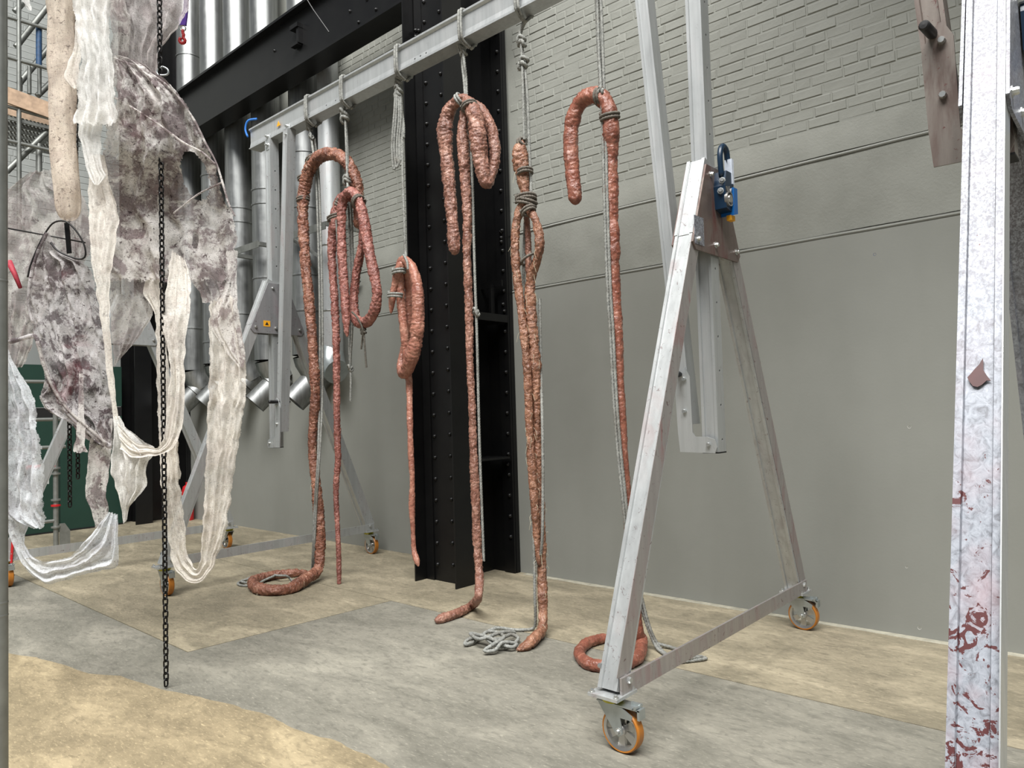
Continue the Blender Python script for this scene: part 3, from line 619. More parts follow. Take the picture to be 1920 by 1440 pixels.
g2 = thing('portable_gantry', 'close aluminium gantry leg frame speckled white and dried red, with a blue winch', 'gantry', (-0.345, 2.92, 0))
a_frame(g2, -0.345, 2.92, -1, 2.36, 5.6, (M['mottled'], M['alu_clean'], M['speck']), gm=M['mottled'])
MB().sweep(bp, (-1.2, 2.92, 5.6), (5.2, 2.92, 5.6), (0, 1, 0)).build('beam', M['alu_clean'], g2)
winch(g2, (-0.345+0.11, 3.02, 2.86), None)
sp = [(-0.23, 2.98, 2.73), (-0.22, 2.97, 2.58), (-0.225, 2.93, 2.47), (-0.24, 2.87, 2.43)]
MB().tube(spline(sp, 0.02), 0.008, 6).build('winch_strap', M['strap'], g2, smooth=True)
g3 = thing('portable_gantry', 'far aluminium gantry leg frame standing behind the dark stained veil', 'gantry', (-8.5, 3.18, 0))
a_frame(g3, -8.5, 3.18, -1, 2.5, 3.4, (M['alu_far'], M['alu_far'], M['alu_far']), gm=M['alu_far'], yaw=(0, PI), braces=False)
# peeled patch of dried stain on the close leg
hz = lambda z: 2.92-(1.16-0.40*(z-0.34))
nrm = V((0, -1, 0.40)).normalized(); pp = V((-0.345, hz(1.0), 1.0))+nrm*(-0.0055)
out = [(1843, 672), (1836, 684), (1828, 692), (1823, 698), (1814, 708), (1817, 715), (1824, 724), (1833, 726), (1841, 722), (1850, 714), (1858, 714), (1850, 704), (1844, 694), (1844, 680)]
MB().prism([on_plane(x, y, pp, nrm)+nrm*0.001 for x, y in out], nrm, 0.002).build('dried_stain', M['stain'], g2)

# ------------------------------------------------------------------ ropes
def rope_mesh(mb, pts, r=0.012, pitch=0.062, closed=False, step=0.0085):
    P = [V(p[:3]) for p in spline([tuple(p) for p in pts], step, closed)]
    fr = frames(P, closed); seg = 12; vs = []; fs = []; n = len(P)
    for i, (p, (t, a, b)) in enumerate(zip(P, fr)):
        ph = 2*PI*i*step/pitch
        for k in range(seg):
            th = 2*PI*k/seg; rr = r*1.06*(0.60+0.40*abs(math.cos(1.5*(th-ph))))
            vs.append(p+a*(rr*math.cos(th))+b*(rr*math.sin(th)))
    for i in range(n if closed else n-1):
        j = (i+1) % n; fs += [(i*seg+k, i*seg+(k+1) % seg, j*seg+(k+1) % seg, j*seg+k) for k in range(seg)]
    if not closed: fs += [tuple(range(seg-1, -1, -1)), tuple((n-1)*seg+k for k in range(seg))]
    return mb.add(vs, fs)
def knot(parent, p, r=0.030, mat=None, n=2):
    """a lumpy tied knot: interlocked small loops of rope"""
    mb = MB(); p = V(p)
    for i in range(n):
        a = random.uniform(0, PI); ax = V((math.cos(a)*0.6, math.sin(a)*0.6, 0.9)).normalized(); u = ax.orthogonal().normalized(); v = ax.cross(u)
        c = p+V((random.uniform(-.3, .3)*r, random.uniform(-.3, .3)*r, (i-(n-1)/2)*r*0.9))
        rope_mesh(mb, [c+u*(r*0.75*math.cos(2*PI*k/8))+v*(r*0.75*math.sin(2*PI*k/8))+ax*(0.012*math.sin(4*PI*k/8)) for k in range(8)], r*0.42, 0.05, True, 0.007)
    mb.lathe([(0, r*0.7), (r*0.6, r*0.3), (r*0.6, -r*0.3), (0, -r*0.7)], p, (0, 0, 1), 8)
    return mb.build('knot', mat or M['rope'], parent, smooth=60)
def lashing(parent, p, axis, r, turns=2, mat=None, cr=0.011, tilt=0.35):
    """rope turns wound round a limb of radius r at p"""
    ax = V(axis).normalized(); ax = (ax+V((random.uniform(-1, 1), random.uniform(-1, 1), random.uniform(-1, 1)))*tilt*0.5).normalized()
    u = ax.orthogonal().normalized(); v = ax.cross(u); n = turns*12; mb = MB()
    rope_mesh(mb, [V(p)+(u*math.cos(2*PI*k/12)+v*math.sin(2*PI*k/12))*(r+cr*0.7)+ax*((k/12-turns/2)*cr*2.1) for k in range(n+1)], cr, 0.06, False, 0.008)
    return mb.build('lashing', mat or M['lashing'], parent, smooth=60)
def beam_loop(parent, px, dx=0.0, double=True):
    """rope passed over the gantry beam, meeting in a knot just below it"""
    x = px; y = YF+0.07; mb = MB()
    for o in ((-0.013, 0.013) if double else (0,)):
        rope_mesh(mb, [(x+dx+o*0.4, y-0.01, BEAM_B-0.06), (x+o, y-0.06, BEAM_B-0.012), (x+o, y-0.083, BEAM_B+0.03), (x+o, y-0.083, BEAM_T-0.02), (x+o, y-0.06, BEAM_T+0.013), (x+o, y+0.06, BEAM_T+0.013), (x+o, y+0.083, BEAM_T-0.02), (x+o, y+0.083, BEAM_B+0.02), (x+o, y+0.055, BEAM_B-0.015), (x+dx+o*0.4, y+0.01, BEAM_B-0.06)], 0.0115)
    return mb.build('beam_loop', M['rope'], parent, smooth=60)

# ------------------------------------------------------------------ flesh tubes
def flesh(name, label, ctrl, mat, seed, group=None, wr=1.0, parent=None):
    """ctrl: (px, py, width_px, dy) hanging in the beam's plane, or ('f', px, py, width_px[, lift]) resting on the floor"""
    YP = YF+0.07; pts = []
    for c in ctrl:
        if c[0] == 'f':
            p = at(c[1], c[2], Z=0.03); r = c[3]/2*depth(p)/F_PX; p = at(c[1], c[2], Z=max(r*0.6, 0.02)); p.z = r*0.93+(c[4] if len(c) > 4 else 0)
        else:
            p = at(c[0], c[1], Y=YP+(c[3] if len(c) > 3 else 0)); r = c[2]/2*depth(p)/F_PX
        pts.append((p.x, p.y, p.z, r))
    P = spline(pts, 0.0065); n = len(P); seg = 26; vs = []; fs = []
    cen = [V(p[:3]) for p in P]; fr = frames(cen)
    ends = 9
    for i, (p, (t, a, b)) in enumerate(zip(P, fr)):
        s = i*0.0065; e = min(i, n-1-i); k = 1.0 if e >= ends else math.sqrt(max(0.0, 1-(1-(e+0.15)/ends)**2))
        lump = 1.06+0.16*noise.noise(V((s*5.5, seed, 0)))+0.11*noise.noise(V((s*14, seed, 3)))
        for q in range(seg):
            th = 2*PI*q/seg; cx, sy = math.cos(th), math.sin(th); w0 = cen[i]+(a*cx+b*sy)*p[3]
            wp = w0*13+V((seed, seed*2, 0)); wp = wp+noise.noise_vector(w0*9)*0.9
            n1 = abs(noise.noise(V((s*6.5+seed*3, cx*1.7+seed, sy*1.7))+noise.noise_vector(w0*8)*0.55)); n2 = abs(noise.noise(w0*34+V((seed, 0, 0))+noise.noise_vector(w0*16)*1.2)); n3 = noise.noise(w0*70)
            wrk = 0.20*(min(n1, 0.26)/0.26-0.85)+0.20*(min(n2, 0.28)/0.28-0.75)+0.07*n3
            r = p[3]*k*(lump+wr*wrk)
            vs.append(cen[i]+a*(r*cx)+b*(r*sy))
    for i in range(n-1): fs += [(i*seg+k, i*seg+(k+1) % seg, (i+1)*seg+(k+1) % seg, (i+1)*seg+k) for k in range(seg)]
    fs += [tuple(range(seg-1, -1, -1)), tuple((n-1)*seg+k for k in range(seg))]
    for v in vs: v.z = max(v.z, 0.002)
    o = MB().add(vs, fs).build(name, mat, parent, smooth=True)
    if parent: return o
    # frayed loose fibres along the skin
    return tag(o, label, 'flesh tube', 'flesh tubes hanging from the gantry beam')
def fibres(parent, ctrl, n, seed):
    rnd = random.Random(seed); mb = MB()
    me = parent.data
    for i in range(n):
        v = rnd.choice(me.vertices); p = V(v.co); d = V(v.normal)
        q = [p-d*0.004, p+d*rnd.uniform(.006, .014)+V((rnd.uniform(-.01, .01), 0, -rnd.uniform(.0, .03))), p+d*rnd.uniform(.006, .02)+V((rnd.uniform(-.02, .02), 0, -rnd.uniform(.03, .09)))]
        mb.tube(q, [0.0012, 0.0012, 0.0008], 4)
    mb.build('loose_fibre', M['cream_hair'], parent, kind='stuff')
YP = YF+0.07
def hang(x, y, dy=0.0): return at(x, y, Y=YP+dy)
def rope_thing(label, pts, r=0.0115, mat=None):
    t = thing('rope', label, 'rope', pts[0], 'grey ropes tied to the gantry beam'); 
    rope_mesh(MB_ := MB(), pts, r); MB_.build('rope_line', mat or M['rope'], t, smooth=60); return t
def line(t, pts, r=0.0115, mat=None): 
    mb = MB(); rope_mesh(mb, pts, r); return mb.build('rope_line', mat or M['rope'], t, smooth=60)
def rfl(x, y, z=0.012): 
    p = at(x, y, Z=z); return p

t1 = flesh('flesh_tube', 'brownish flesh tube arching high above the teardrop loop, tail curled beside the flat rope coil', [
    (674, 430, 20, 0.10), (673, 385, 20, 0.09), (668, 345, 22, 0.07), (652, 306, 22, 0.04), (622, 288, 22, 0), (590, 302, 22, 0), (572, 345, 22, 0), (568, 400, 20, 0), (572, 480, 18, 0), (580, 570, 18, 0), (587, 660, 17, 0), (591, 740, 17, 0),
    (588, 790, 16, 0), (586, 840, 16, 0), (592, 900, 17, 0), (598, 970, 19, 0), (600, 1030, 19, 0), (596, 1068, 19, -0.04), ('f', 578, 1092, 20, 0.03), ('f', 545, 1106, 21), ('f', 510, 1110, 21), ('f', 482, 1106, 20), ('f', 474, 1094, 18), ('f', 492, 1086, 17), ('f', 525, 1080, 16), ('f', 552, 1077, 15), ('f', 577, 1074, 10)], FLESH[0], 1.0)
flesh('flesh_tube', 'pink flesh tube tied in a long teardrop loop, thin tail nearly reaching the floor', [
    (651, 632, 7, -0.06), (649, 600, 13, -0.06), (646, 550, 16, -0.05), (642, 490, 16, -0.05), (640, 420, 16, -0.05), (643, 378, 17, -0.05), (656, 360, 18, -0.05), (671, 372, 19, -0.04), (682, 410, 19, -0.03), (690, 460, 19, -0.03), (700, 510, 18, -0.03), (707, 552, 18, -0.02),
    (699, 590, 19, 0), (681, 606, 20, 0.02), (666, 596, 18, 0.05), (663, 560, 16, 0.07), (669, 510, 15, 0.08), (678, 460, 14, 0.08), (680, 420, 14, 0.07), (668, 384, 15, 0.06), (650, 366, 16, 0.03), (634, 382, 17, 0.02), (626, 420, 17, 0.01), (622, 475, 15, 0.0), (626, 540, 14, 0.0), (629, 600, 14, 0),
    (631, 660, 13, 0), (631, 740, 12, 0), (633, 830, 12, 0), (634, 860, 11, 0), (630, 920, 10, 0), (633, 990, 9, 0), (635, 1040, 9, 0), (636, 1102, 7, 0)], FLESH[1], 2.0)
flesh('flesh_tube', 'short plump pink flesh tube looped below a hank of rope, knobbly tail', [
    (733, 588, 6, -0.05), (735, 565, 11, -0.05), (740, 535, 13, -0.05), (747, 508, 15, -0.05), (756, 496, 16, -0.03), (764, 512, 15, 0.05), (767, 560, 15, 0.09), (765, 610, 15, 0.09), (759, 650, 15, 0.09), (752, 685, 15, 0.05), (757, 700, 20, -0.0), (770, 676, 24, -0.05), (781, 630, 25, -0.06), (784, 575, 22, -0.06), (780, 525, 19, -0.06),
    (767, 494, 17, -0.04), (753, 490, 16, -0.02), (750, 520, 15, -0.01), (752, 570, 15, 0), (758, 620, 15, 0.01), (762, 670, 14, 0.03), (767, 715, 12, 0.04), (768, 760, 11, 0.02), (769, 810, 10, 0), (771, 862, 11, 0), (773, 900, 9, 0), (772, 950, 12, 0), (774, 990, 8, 0), (776, 1030, 9, 0), (781, 1050, 11, 0), (785, 1062, 6, 0)], FLESH[2], 3.0, wr=0.7)
flesh('flesh_tube', 'pinkish flesh tube bunched in limbs before the black column, toe bent along the floor', [
    (853, 478, 20, -0.04), (851, 455, 22, -0.04), (846, 390, 21, -0.04), (839, 310, 24, -0.04), (834, 255, 26, -0.04), (839, 215, 25, -0.03), (855, 192, 20, -0.02), (874, 188, 20, -0.02), (888, 210, 27, -0.05), (895, 250, 31, -0.07), (901, 300, 28, -0.07), (908, 335, 23, -0.06), (915, 344, 19, -0.03), (921, 328, 19, 0.02), (928, 295, 20, 0.06), (925, 255, 19, 0.07), (914, 222, 17, 0.07), (896, 200, 17, 0.06),
    (877, 196, 18, 0.04), (869, 225, 18, 0.02), (868, 270, 21, 0), (872, 330, 20, 0), (876, 390, 17, 0), (876, 440, 16, 0), (875, 480, 15, 0), (878, 540, 15, 0), (880, 610, 14, 0), (881, 680, 13, 0), (885, 760, 13, 0), (887, 830, 14, 0), (890, 900, 16, 0), (893, 970, 16, 0), (896, 1040, 15, -0.0), (899, 1085, 15, -0.03), (896, 1120, 15, -0.12), ('f', 886, 1139, 16, 0.01), ('f', 862, 1151, 17), ('f', 836, 1160, 17), ('f', 816, 1166, 14)], FLESH[3], 4.0)
t5 = flesh('flesh_tube', 'tan flesh tube cinched with cord below its plump head, foot beside a rope heap', [
    (981, 262, 10, 0), (975, 282, 24, 0), (977, 308, 29, 0), (981, 338, 23, 0), (985, 366, 15, 0), (992, 392, 15, -0.02), (1005, 415, 15, -0.03), (1012, 455, 16, -0.03), (1006, 490, 15, -0.02), (996, 520, 18, 0), (994, 560, 20, 0), (998, 620, 20, 0), (1003, 680, 20, 0), (1006, 750, 18, 0), (1008, 830, 18, 0), (1011, 910, 18, 0), (1013, 980, 17, 0), (1015, 1040, 18, 0), (1017, 1100, 17, -0.02), (1018, 1150, 17, -0.05), (1016, 1180, 18, -0.12), ('f', 1006, 1200, 20, 0.015), ('f', 990, 1212, 20), ('f', 968, 1217, 8)], FLESH[4], 5.0)
t5b = flesh('flesh_tube', 'slim tan flesh tube strapped along the thicker cord-cinched tube', [
    (986, 372, 12, -0.03), (974, 395, 15, -0.04), (967, 430, 15, -0.05), (966, 475, 15, -0.05), (970, 525, 15, -0.05), (977, 580, 15, -0.06), (984, 640, 15, -0.06), (989, 700, 15, -0.06), (992, 770, 15, -0.06), (995, 840, 15, -0.06), (999, 900, 15, -0.06), (1003, 960, 14, -0.06), (1007, 1020, 13, -0.05), (1012, 1060, 10, -0.04)], FLESH[4], 6.0)
flesh('limb', None, [
    (988, 380, 9, 0.03), (988, 410, 11, 0.03), (990, 450, 12, 0.04), (991, 500, 12, 0.05), (992, 545, 9, 0.05)], FLESH[3], 6.6, parent=t5)
flesh('flesh_tube', 'smooth brown flesh tube hooked like a walking cane, tail in a ring on the floor', [
    (1079, 384, 22, -0.02), (1078, 365, 24, -0.02), (1073, 320, 26, -0.02), (1070, 270, 27, -0.02), (1074, 226, 27, -0.02), (1090, 190, 27, -0.02), (1115, 178, 28, -0.02), (1137, 195, 30, -0.02), (1145, 235, 29, -0.02), (1145, 300, 27, 0), (1145, 360, 26, 0), (1147, 410, 25, 0), (1149, 450, 25, 0), (1151, 520, 22, 0), (1154, 580, 23, 0), (1158, 640, 20, 0), (1161, 710, 19, 0), (1164, 770, 18, 0), (1168, 830, 16, 0), (1171, 880, 17, 0), (1176, 950, 18, 0), (1183, 1030, 18, 0),
    (1190, 1100, 19, 0.02), (1192, 1150, 20, 0.02), (1195, 1185, 21, 0.03), ('f', 1203, 1213, 22, 0.02), ('f', 1196, 1236, 23), ('f', 1165, 1250, 23), ('f', 1130, 1253, 23), ('f', 1100, 1246, 22), ('f', 1086, 1228, 20), ('f', 1098, 1211, 19), ('f', 1118, 1203, 18), ('f', 1142, 1197, 17)], FLESH[5], 7.0, wr=0.55)

for o, n in ((t1, 60), (t5, 70), (t5b, 50)): fibres(o, None, n, n)
# rope of tube 1
t = rope_thing('grey rope holding the high arching tube, doubled tail ending in a flat floor coil', [hang(580, 236, -.01), hang(583, 255), hang(588, 290, -.02)])
beam_loop(t, hang(574, 205, -.08).x, 0.03); knot(t, hang(580, 238), 0.032); knot(t, hang(585, 256), 0.024); lashing(t, hang(584, 300), (0.7, 0, -0.7), 0.05, 2); lashing(t, hang(570, 333), (0.25, 0, -1), 0.05, 2); lashing(t, hang(568, 373), (0.05, 0, -1), 0.05, 2)
for o in (0, 5):
    line(t, [hang(587+o*.6, 260, .03), hang(592+o, 320, .06), hang(596+o, 420, .06), hang(599+o, 540, .05), hang(600+o, 650, .05), hang(599+o, 760, .05), hang(596+o*.6, 860, -.06), hang(590+o*.6, 950, -.06), hang(587+o*.5, 1030, -.05), at(583+o, 1078, Z=.03), at(570-o, 1090, Z=0.012)])
line(t, [rfl(575, 1094), rfl(555, 1094), rfl(545, 1086), rfl(537, 1080, .05), rfl(520, 1079, .06), rfl(500, 1077), rfl(478, 1080), rfl(458, 1088), rfl(446, 1094), rfl(456, 1098), rfl(478, 1096), rfl(500, 1086, .03), rfl(515, 1079, .05), rfl(500, 1081, .03), rfl(470, 1085, .03), rfl(452, 1090, .02), rfl(470, 1094, .03)])
# rope of tube 2
t = rope_thing('grey rope with a fat knot under the beam holding the teardrop-looped tube', [hang(645, 180), hang(647, 215), hang(649, 270), hang(651, 330, -.02), hang(652, 352, -.06)])
beam_loop(t, hang(640, 165, -.08).x, 0.03); line(t, [hang(647.5, 217, .01), hang(651, 270, .012), hang(653, 330, .0)]); knot(t, hang(645, 188), 0.03); knot(t, hang(647, 216), 0.042, None, 3); knot(t, hang(651, 338, -.03), 0.036, None, 2)
for p, ax, r in (((631, 408, -.02), (0.1, 0, -1), 0.075), ((672, 378, -.04), (0.7, 0, -.7), 0.05), ((640, 382, -.03), (-.5, 0, -.8), 0.045)): lashing(t, hang(*p), ax, r, 2)
for o, e in ((0, 655), (5, 668)):
    line(t, [hang(652+o, 356, .1), hang(655+o, 420, .12), hang(657+o, 520, .12), hang(656+o, 600, .12), hang(655+o*.5, e, .12), hang(657, 688, .12)])
line(t, [hang(657, 688, .12), hang(658, 715, .12), hang(657, 752, .12)]); knot(t, hang(657, 690, .12), 0.026); knot(t, hang(681, 621, .0), 0.026, M['rope_dark'])
line(t, [hang(660, 585, -.02), hang(671, 597, -.04), hang(680, 618, -.02), hang(679, 640), hang(677, 655)], 0.0095, M['rope_dark']); line(t, [hang(682, 622), hang(684, 650), hang(687, 689)], 0.0095, M['rope_dark'])
line(t, [hang(630, 412, -.1), hang(634, 470, -.06), hang(637, 540, -.04)], 0.0095)
# rope of tube 3, with its hank
t = rope_thing('grey rope bundled in a long hank below the beam, holding the short plump tube', [hang(747, 150), hang(753, 200, .02), hang(755, 330, .02), hang(758, 410), hang(760, 470), hang(763, 490, -.03)])
beam_loop(t, hang(743, 110, -.08).x, 0.03); knot(t, hang(746, 153), 0.028); knot(t, hang(746, 172), 0.034, None, 3)
for i, (xl, xr, yb) in enumerate(((735, 744, 318), (739, 750, 314), (744, 753, 306), (748, 756, 310))):
    line(t, [hang(742+i*2.4, 168, -.02+i*.01), hang(xl+4, 215, -.03+i*.012), hang(xl, 275, -.03+i*.012), hang((xl+xr)/2-1, yb, -.02+i*.012), hang(xr, 285, .0+i*.01), hang(xr-2, 220, .0+i*.01), hang(746+i*1.6, 170, .01)], 0.0105)
line(t, [hang(752, 195, .03), hang(757, 235, .03), hang(757, 258, .03)])
lashing(t, hang(748, 508, -.05), (.2, 0, -1), 0.044, 2, M['rope']); lashing(t, hang(741, 553, -.05), (.05, .1, -1), 0.050, 2, M['rope']); line(t, [hang(757, 478, -.06), hang(763, 490, -.09), hang(765, 505, -.09)], 0.011); 
# rope of tube 4
t = rope_thing('grey rope knotted before the black column, loose line dangling beside the bent-toed tube', [hang(867, 92), hang(867, 120, .01), hang(870, 150), hang(872, 178, -.01)])
beam_loop(t, hang(863, 45, -.08).x, 0.03); line(t, [hang(868, 92, .01), hang(871, 120, -.01), hang(874, 150, .01), hang(875, 180)]); knot(t, hang(866, 88), 0.032); knot(t, hang(867, 97), 0.03); lashing(t, hang(865, 188, -.02), (.9, 0, .25), 0.05, 2, M['rope']); lashing(t, hang(880, 200, -.05), (.5, 0, -.8), 0.052, 2)
line(t, [hang(876, 205, .03), hang(882, 250, .03), hang(886, 350, .03), hang(889, 470, .03), hang(892, 565, .03), hang(894, 588, .03)]); knot(t, hang(893, 585, .03), 0.028); line(t, [hang(893, 588, .03), hang(895, 660, .03), hang(897, 750, .03), hang(900, 860, .03), hang(904, 970, .03), hang(907, 1052, .03)])
# rope of tube 5
t = rope_thing('grey rope with two knots above the cord-cinched tube, its end heaped on the floor', [hang(977, 82), hang(979, 120), hang(981, 180), hang(983, 262)])
beam_loop(t, hang(969, 5, -.08).x, 0.0); line(t, [(hang(969, 5, -.08).x, YP, BEAM_B-0.05), hang(975, 60), hang(977, 80)], 0.0115); line(t, [(hang(969, 5, -.08).x+.01, YP+.01, BEAM_B-0.05), hang(977, 60, .02), hang(978, 80, .02)], 0.0115); line(t, [hang(978, 82, .012), hang(983, 120, .02), hang(989, 180, .02), hang(992, 260, .02), hang(995, 330, .02), hang(996, 368)]); line(t, [hang(977, 80, .02), hang(980, 115, .03), hang(986, 180, .03), hang(990, 262, .03)], 0.010); knot(t, hang(977, 78), 0.034); knot(t, hang(980, 118), 0.036)
lashing(t, hang(978, 266, 0), (1, 0, .3), 0.02, 2); lashing(t, hang(984, 322), (.1, 0, -1), 0.045, 2); lashing(t, hang(986, 372), (.25, 0, -1), 0.062, 2, None, 0.012); lashing(t, hang(987, 379), (-.2, 0, -1), 0.064, 2, None, 0.012); lashing(t, hang(990, 395, -.04), (.8, 0, -1), 0.040, 2); lashing(t, hang(992, 486, .03), (.5, 0, -1), 0.06, 1)
line(t, [hang(986, 378, .05), hang(983, 450, .05), hang(982, 520, .05), hang(984, 580, .05), hang(988, 680, .06), hang(993, 800, .06), hang(997, 900, .06), hang(1000, 1000, -.06), hang(1002, 1060, -.06), hang(1003, 1120, -.06), hang(1004, 1160, -.05), rfl(1000, 1178, .02), rfl(975, 1181), rfl(955, 1180)], 0.0115)
line(t, [hang(1012, 560, .05), hang(1014, 680, .05), hang(1017, 800, -.05), hang(1018, 900, -.06), hang(1017, 1000, -.06), hang(1014, 1040, -.05)], 0.0115)
heap = [(955, 1180, .01), (930, 1178, .03), (905, 1190, .02), (890, 1203, .01), (872, 1208, .01), (880, 1198, .02), (905, 1196, .04), (935, 1198, .05), (958, 1190, .04), (972, 1197, .02), (958, 1210, .01), (935, 1212, .02), (915, 1200, .05), (908, 1188, .06), (925, 1184, .06), (945, 1194, .06), (925, 1208, .05), (908, 1220, .02), (928, 1219, .02), (942, 1205, .05), (968, 1207, .02), (962, 1213, .02), (946, 1210, .03), (918, 1196, .07), (895, 1190, .05), (882, 1188, .02), (900, 1198, .06), (940, 1186, .07), (965, 1186, .03)]
line(t, [rfl(x, y, z+.01) for x, y, z in heap], 0.0125)
# rope of tube 6
t = rope_thing('bundle of rope lines above the cane-hooked tube, looped end trailing on the floor', [at(1118, -40, Y=YP), hang(1120, 0), hang(1123, 90), hang(1127, 170, -.03)])
beam_loop(t, hang(1116, -60, -.0).x, 0.03)
for o, dy in ((4, .015), (8, -.01), (-3, .02)): line(t, [at(1116+o*.5, -40, Y=YP+dy), hang(1120+o*.8, 0, dy), hang(1124+o*.8, 90, dy), hang(1128+o*.6, 175, dy)], 0.011)
lashing(t, hang(1127, 182, -.02), (1, 0, -.1), 0.05, 2); lashing(t, hang(1143, 218, -.02), (.1, 0, -1), 0.052, 2); knot(t, hang(1127, 170, -.06), 0.02)
for o in (0, 5.5): line(t, [hang(1128+o*.5, 190, -.05), hang(1130+o, 240, -.05), hang(1132+o, 330, -.05), hang(1135+o, 430, -.05), hang(1139+o, 540, -.05), hang(1144+o, 620, -.05), hang(1149+o, 720, -.05), hang(1156+o, 820, -.05), hang(1166+o, 920, -.05), hang(1175+o, 1000, -.04), hang(1190+o, 1080, .03), at(1200+o, 1130, Y=YP+.06), at(1216+o*.6, 1180, Y=YP+.08), rfl(1230+o, 1212, .03), rfl(1245+o, 1226+o*.3), rfl(1263+o, 1236)], 0.011)
line(t, [rfl(1228, 1206, .03), rfl(1245, 1210, .02), rfl(1272, 1218), rfl(1290, 1226), rfl(1305, 1230), rfl(1324, 1234), rfl(1312, 1237), rfl(1285, 1240), rfl(1262, 1242), rfl(1248, 1232), rfl(1262, 1232, .03), rfl(1290, 1234, .03), rfl(1316, 1231, .02)], 0.011)

# ------------------------------------------------------------------ chains
def link_mesh(name, L, W, r):
    mb = MB(); pts = []
    for k in range(14):
        t = 2*PI*k/14; pts.append(V((math.cos(t)*W/2, 0, math.sin(t)*W/2+(L-W)/2*(1 if math.sin(t) >= 0 else -1))))
    mb.tube(pts, r, 6, closed=True); me = bpy.data.meshes.new(name); me.from_pydata([tuple(v) for v in mb.v], [], mb.f); me.materials.append(M['chain'])
    for p in me.polygons: p.use_smooth = True
    return me
lk = link_mesh('link', 0.046, 0.028, 0.0048)
def chain(label, top, bot, pitch=0.036):
    top, bot = V(top), V(bot); c = thing('hanging_chain', label, 'chain', bot); d = bot-top; n = int(d.length/pitch)
    for i in range(n+1): put('link', lk, top+d*(i/n), c, (0, random.uniform(-.05, .05), 0.5+(PI/2 if i % 2 else 0)+random.uniform(-.1, .1)))
    return c
base = at(311.5, 1280, Y=1.84)
ch = chain('long black chain hanging straight to just above the floor before the pale cloth loop', (base.x, base.y, 4.75), base)
hk = at(305, 131, D=depth((base.x, base.y, 1.55)))
MB().tube(spline([hk+V((0, 0, .02)), hk+V((.025, .02, 0)), hk+V((0.02, .018, -.03)), hk+V((-.02, -.018, -.03)), hk+V((-.025, -.02, 0)), hk+V((0, 0, .02))], 0.008), 0.006, 6).build('ring', M['zinc'], ch, smooth=True)
b2 = at(131, 945, D=5.1); chain('short black chain hanging before the dark green panel, the longer of the pair', (b2.x, b2.y, 4.72), b2)
b3 = at(146, 892, D=5.2); chain('short black chain hanging before the dark green panel, the shorter of the pair', (b3.x, b3.y, 4.72), b3)

# ------------------------------------------------------------------ cloth
def cloth(name, label, rows, mat, fold=0.02, nf=3.0, nu=36, step=0.018, tube=False, hole=None, seed=1.0, droop=0.0, parent=None, group='gauze cloths hung from overhead'):
    """rows: ((xl, yl), (xr, yr), dist[, dist_right]) edges of the cloth from its top down; real folds are pushed in and out of it"""
    pts = []
    for r in rows:
        dl = r[2]; dr = r[3] if len(r) > 3 else r[2]
        a = at(*r[0], D=dl); b = at(*r[1], D=dr); c = (a+b)/2; pts.append((c.x, c.y, c.z, *a, *b))
    P = spline(pts, step); mb = MB(); mb.uv = []; n = len(P); fwd = V((math.sin(YAW), math.cos(YAW), 0))
    tot = n-1; hid = set()
    for i, p in enumerate(P):
        a, b = V(p[3:6]), V(p[6:9]); wdt = (b-a).length; t = i/tot
        side = (b-a).normalized() if wdt > 1e-6 else V((1, 0, 0)); s = i*step
        j0 = noise.noise(V((s*16, seed, 1)))*0.012; j1 = noise.noise(V((s*16, seed, 9)))*0.012
        for k in range(nu+1):
            u = k/nu
            if tube:
                th = 2*PI*u; q = (a+b)/2+side*(wdt/2*math.cos(th))+fwd*(wdt/2*0.75*math.sin(th))
                q += side*(0.012*noise.noise(V((math.cos(th)*2, math.sin(th)*2+seed, s*6))))+fwd*(0.015*noise.noise(V((math.cos(th)*3, math.sin(th)*3+seed, s*5+4))))
            else:
                q = a.lerp(b, u); uu = u+0.10*noise.noise(V((s*2.5, u*2, seed)))+0.05*noise.noise(V((s*7, u*4, seed+3)))
                env = min(1.0, wdt/0.25)
                f = math.sin(2*PI*nf*uu+seed*1.7)*0.6+math.sin(2*PI*nf*2.3*uu+seed*4+s*1.1)*0.3+noise.noise(V((u*7, s*7, seed)))*0.5+noise.noise(V((u*18*max(wdt, .1)*4, s*16, seed+5)))*0.30+abs(noise.noise(V((u*9*max(wdt, .1)*4+s*6, s*9-u*4, seed+7))))*0.55
                q += fwd*(fold*env*f)+fwd*(droop*math.sin(PI*u))
                q += side*((j0*(1-u)+j1*u)*(1 if wdt > 0.05 else 0.4))
                q.z += 0.006*noise.noise(V((u*9, s*9, seed+8)))
            mb.v.append(q); mb.uv.append((u if not tube else 0.5, t))
            if hole:
                X, Y_, _ = to_px(q)
                for (hx, hy, rx, ry, an) in hole:
                    dx, dy = X-hx, Y_-hy; ex = dx*math.cos(an)+dy*math.sin(an); ey = -dx*math.sin(an)+dy*math.cos(an)
                    if (ex/rx)**2+(ey/ry)**2 < 1+0.25*noise.noise(V((X*.08, Y_*.08, seed))): hid.add(len(mb.v)-1)
    m = nu+1
    for i in range(n-1):
        for k in range(nu):
            f = (i*m+k, i*m+k+1, (i+1)*m+k+1, (i+1)*m+k)
            if not any(x in hid for x in f): mb.f.append(f)
    o = mb.build(name, mat, parent, smooth=True)
    return o if parent else tag(o, label, 'cloth', group)
def hr(d, *rows): return [((xl, y), (xr, y), d) for y, xl, xr in rows]
D0 = 4.36
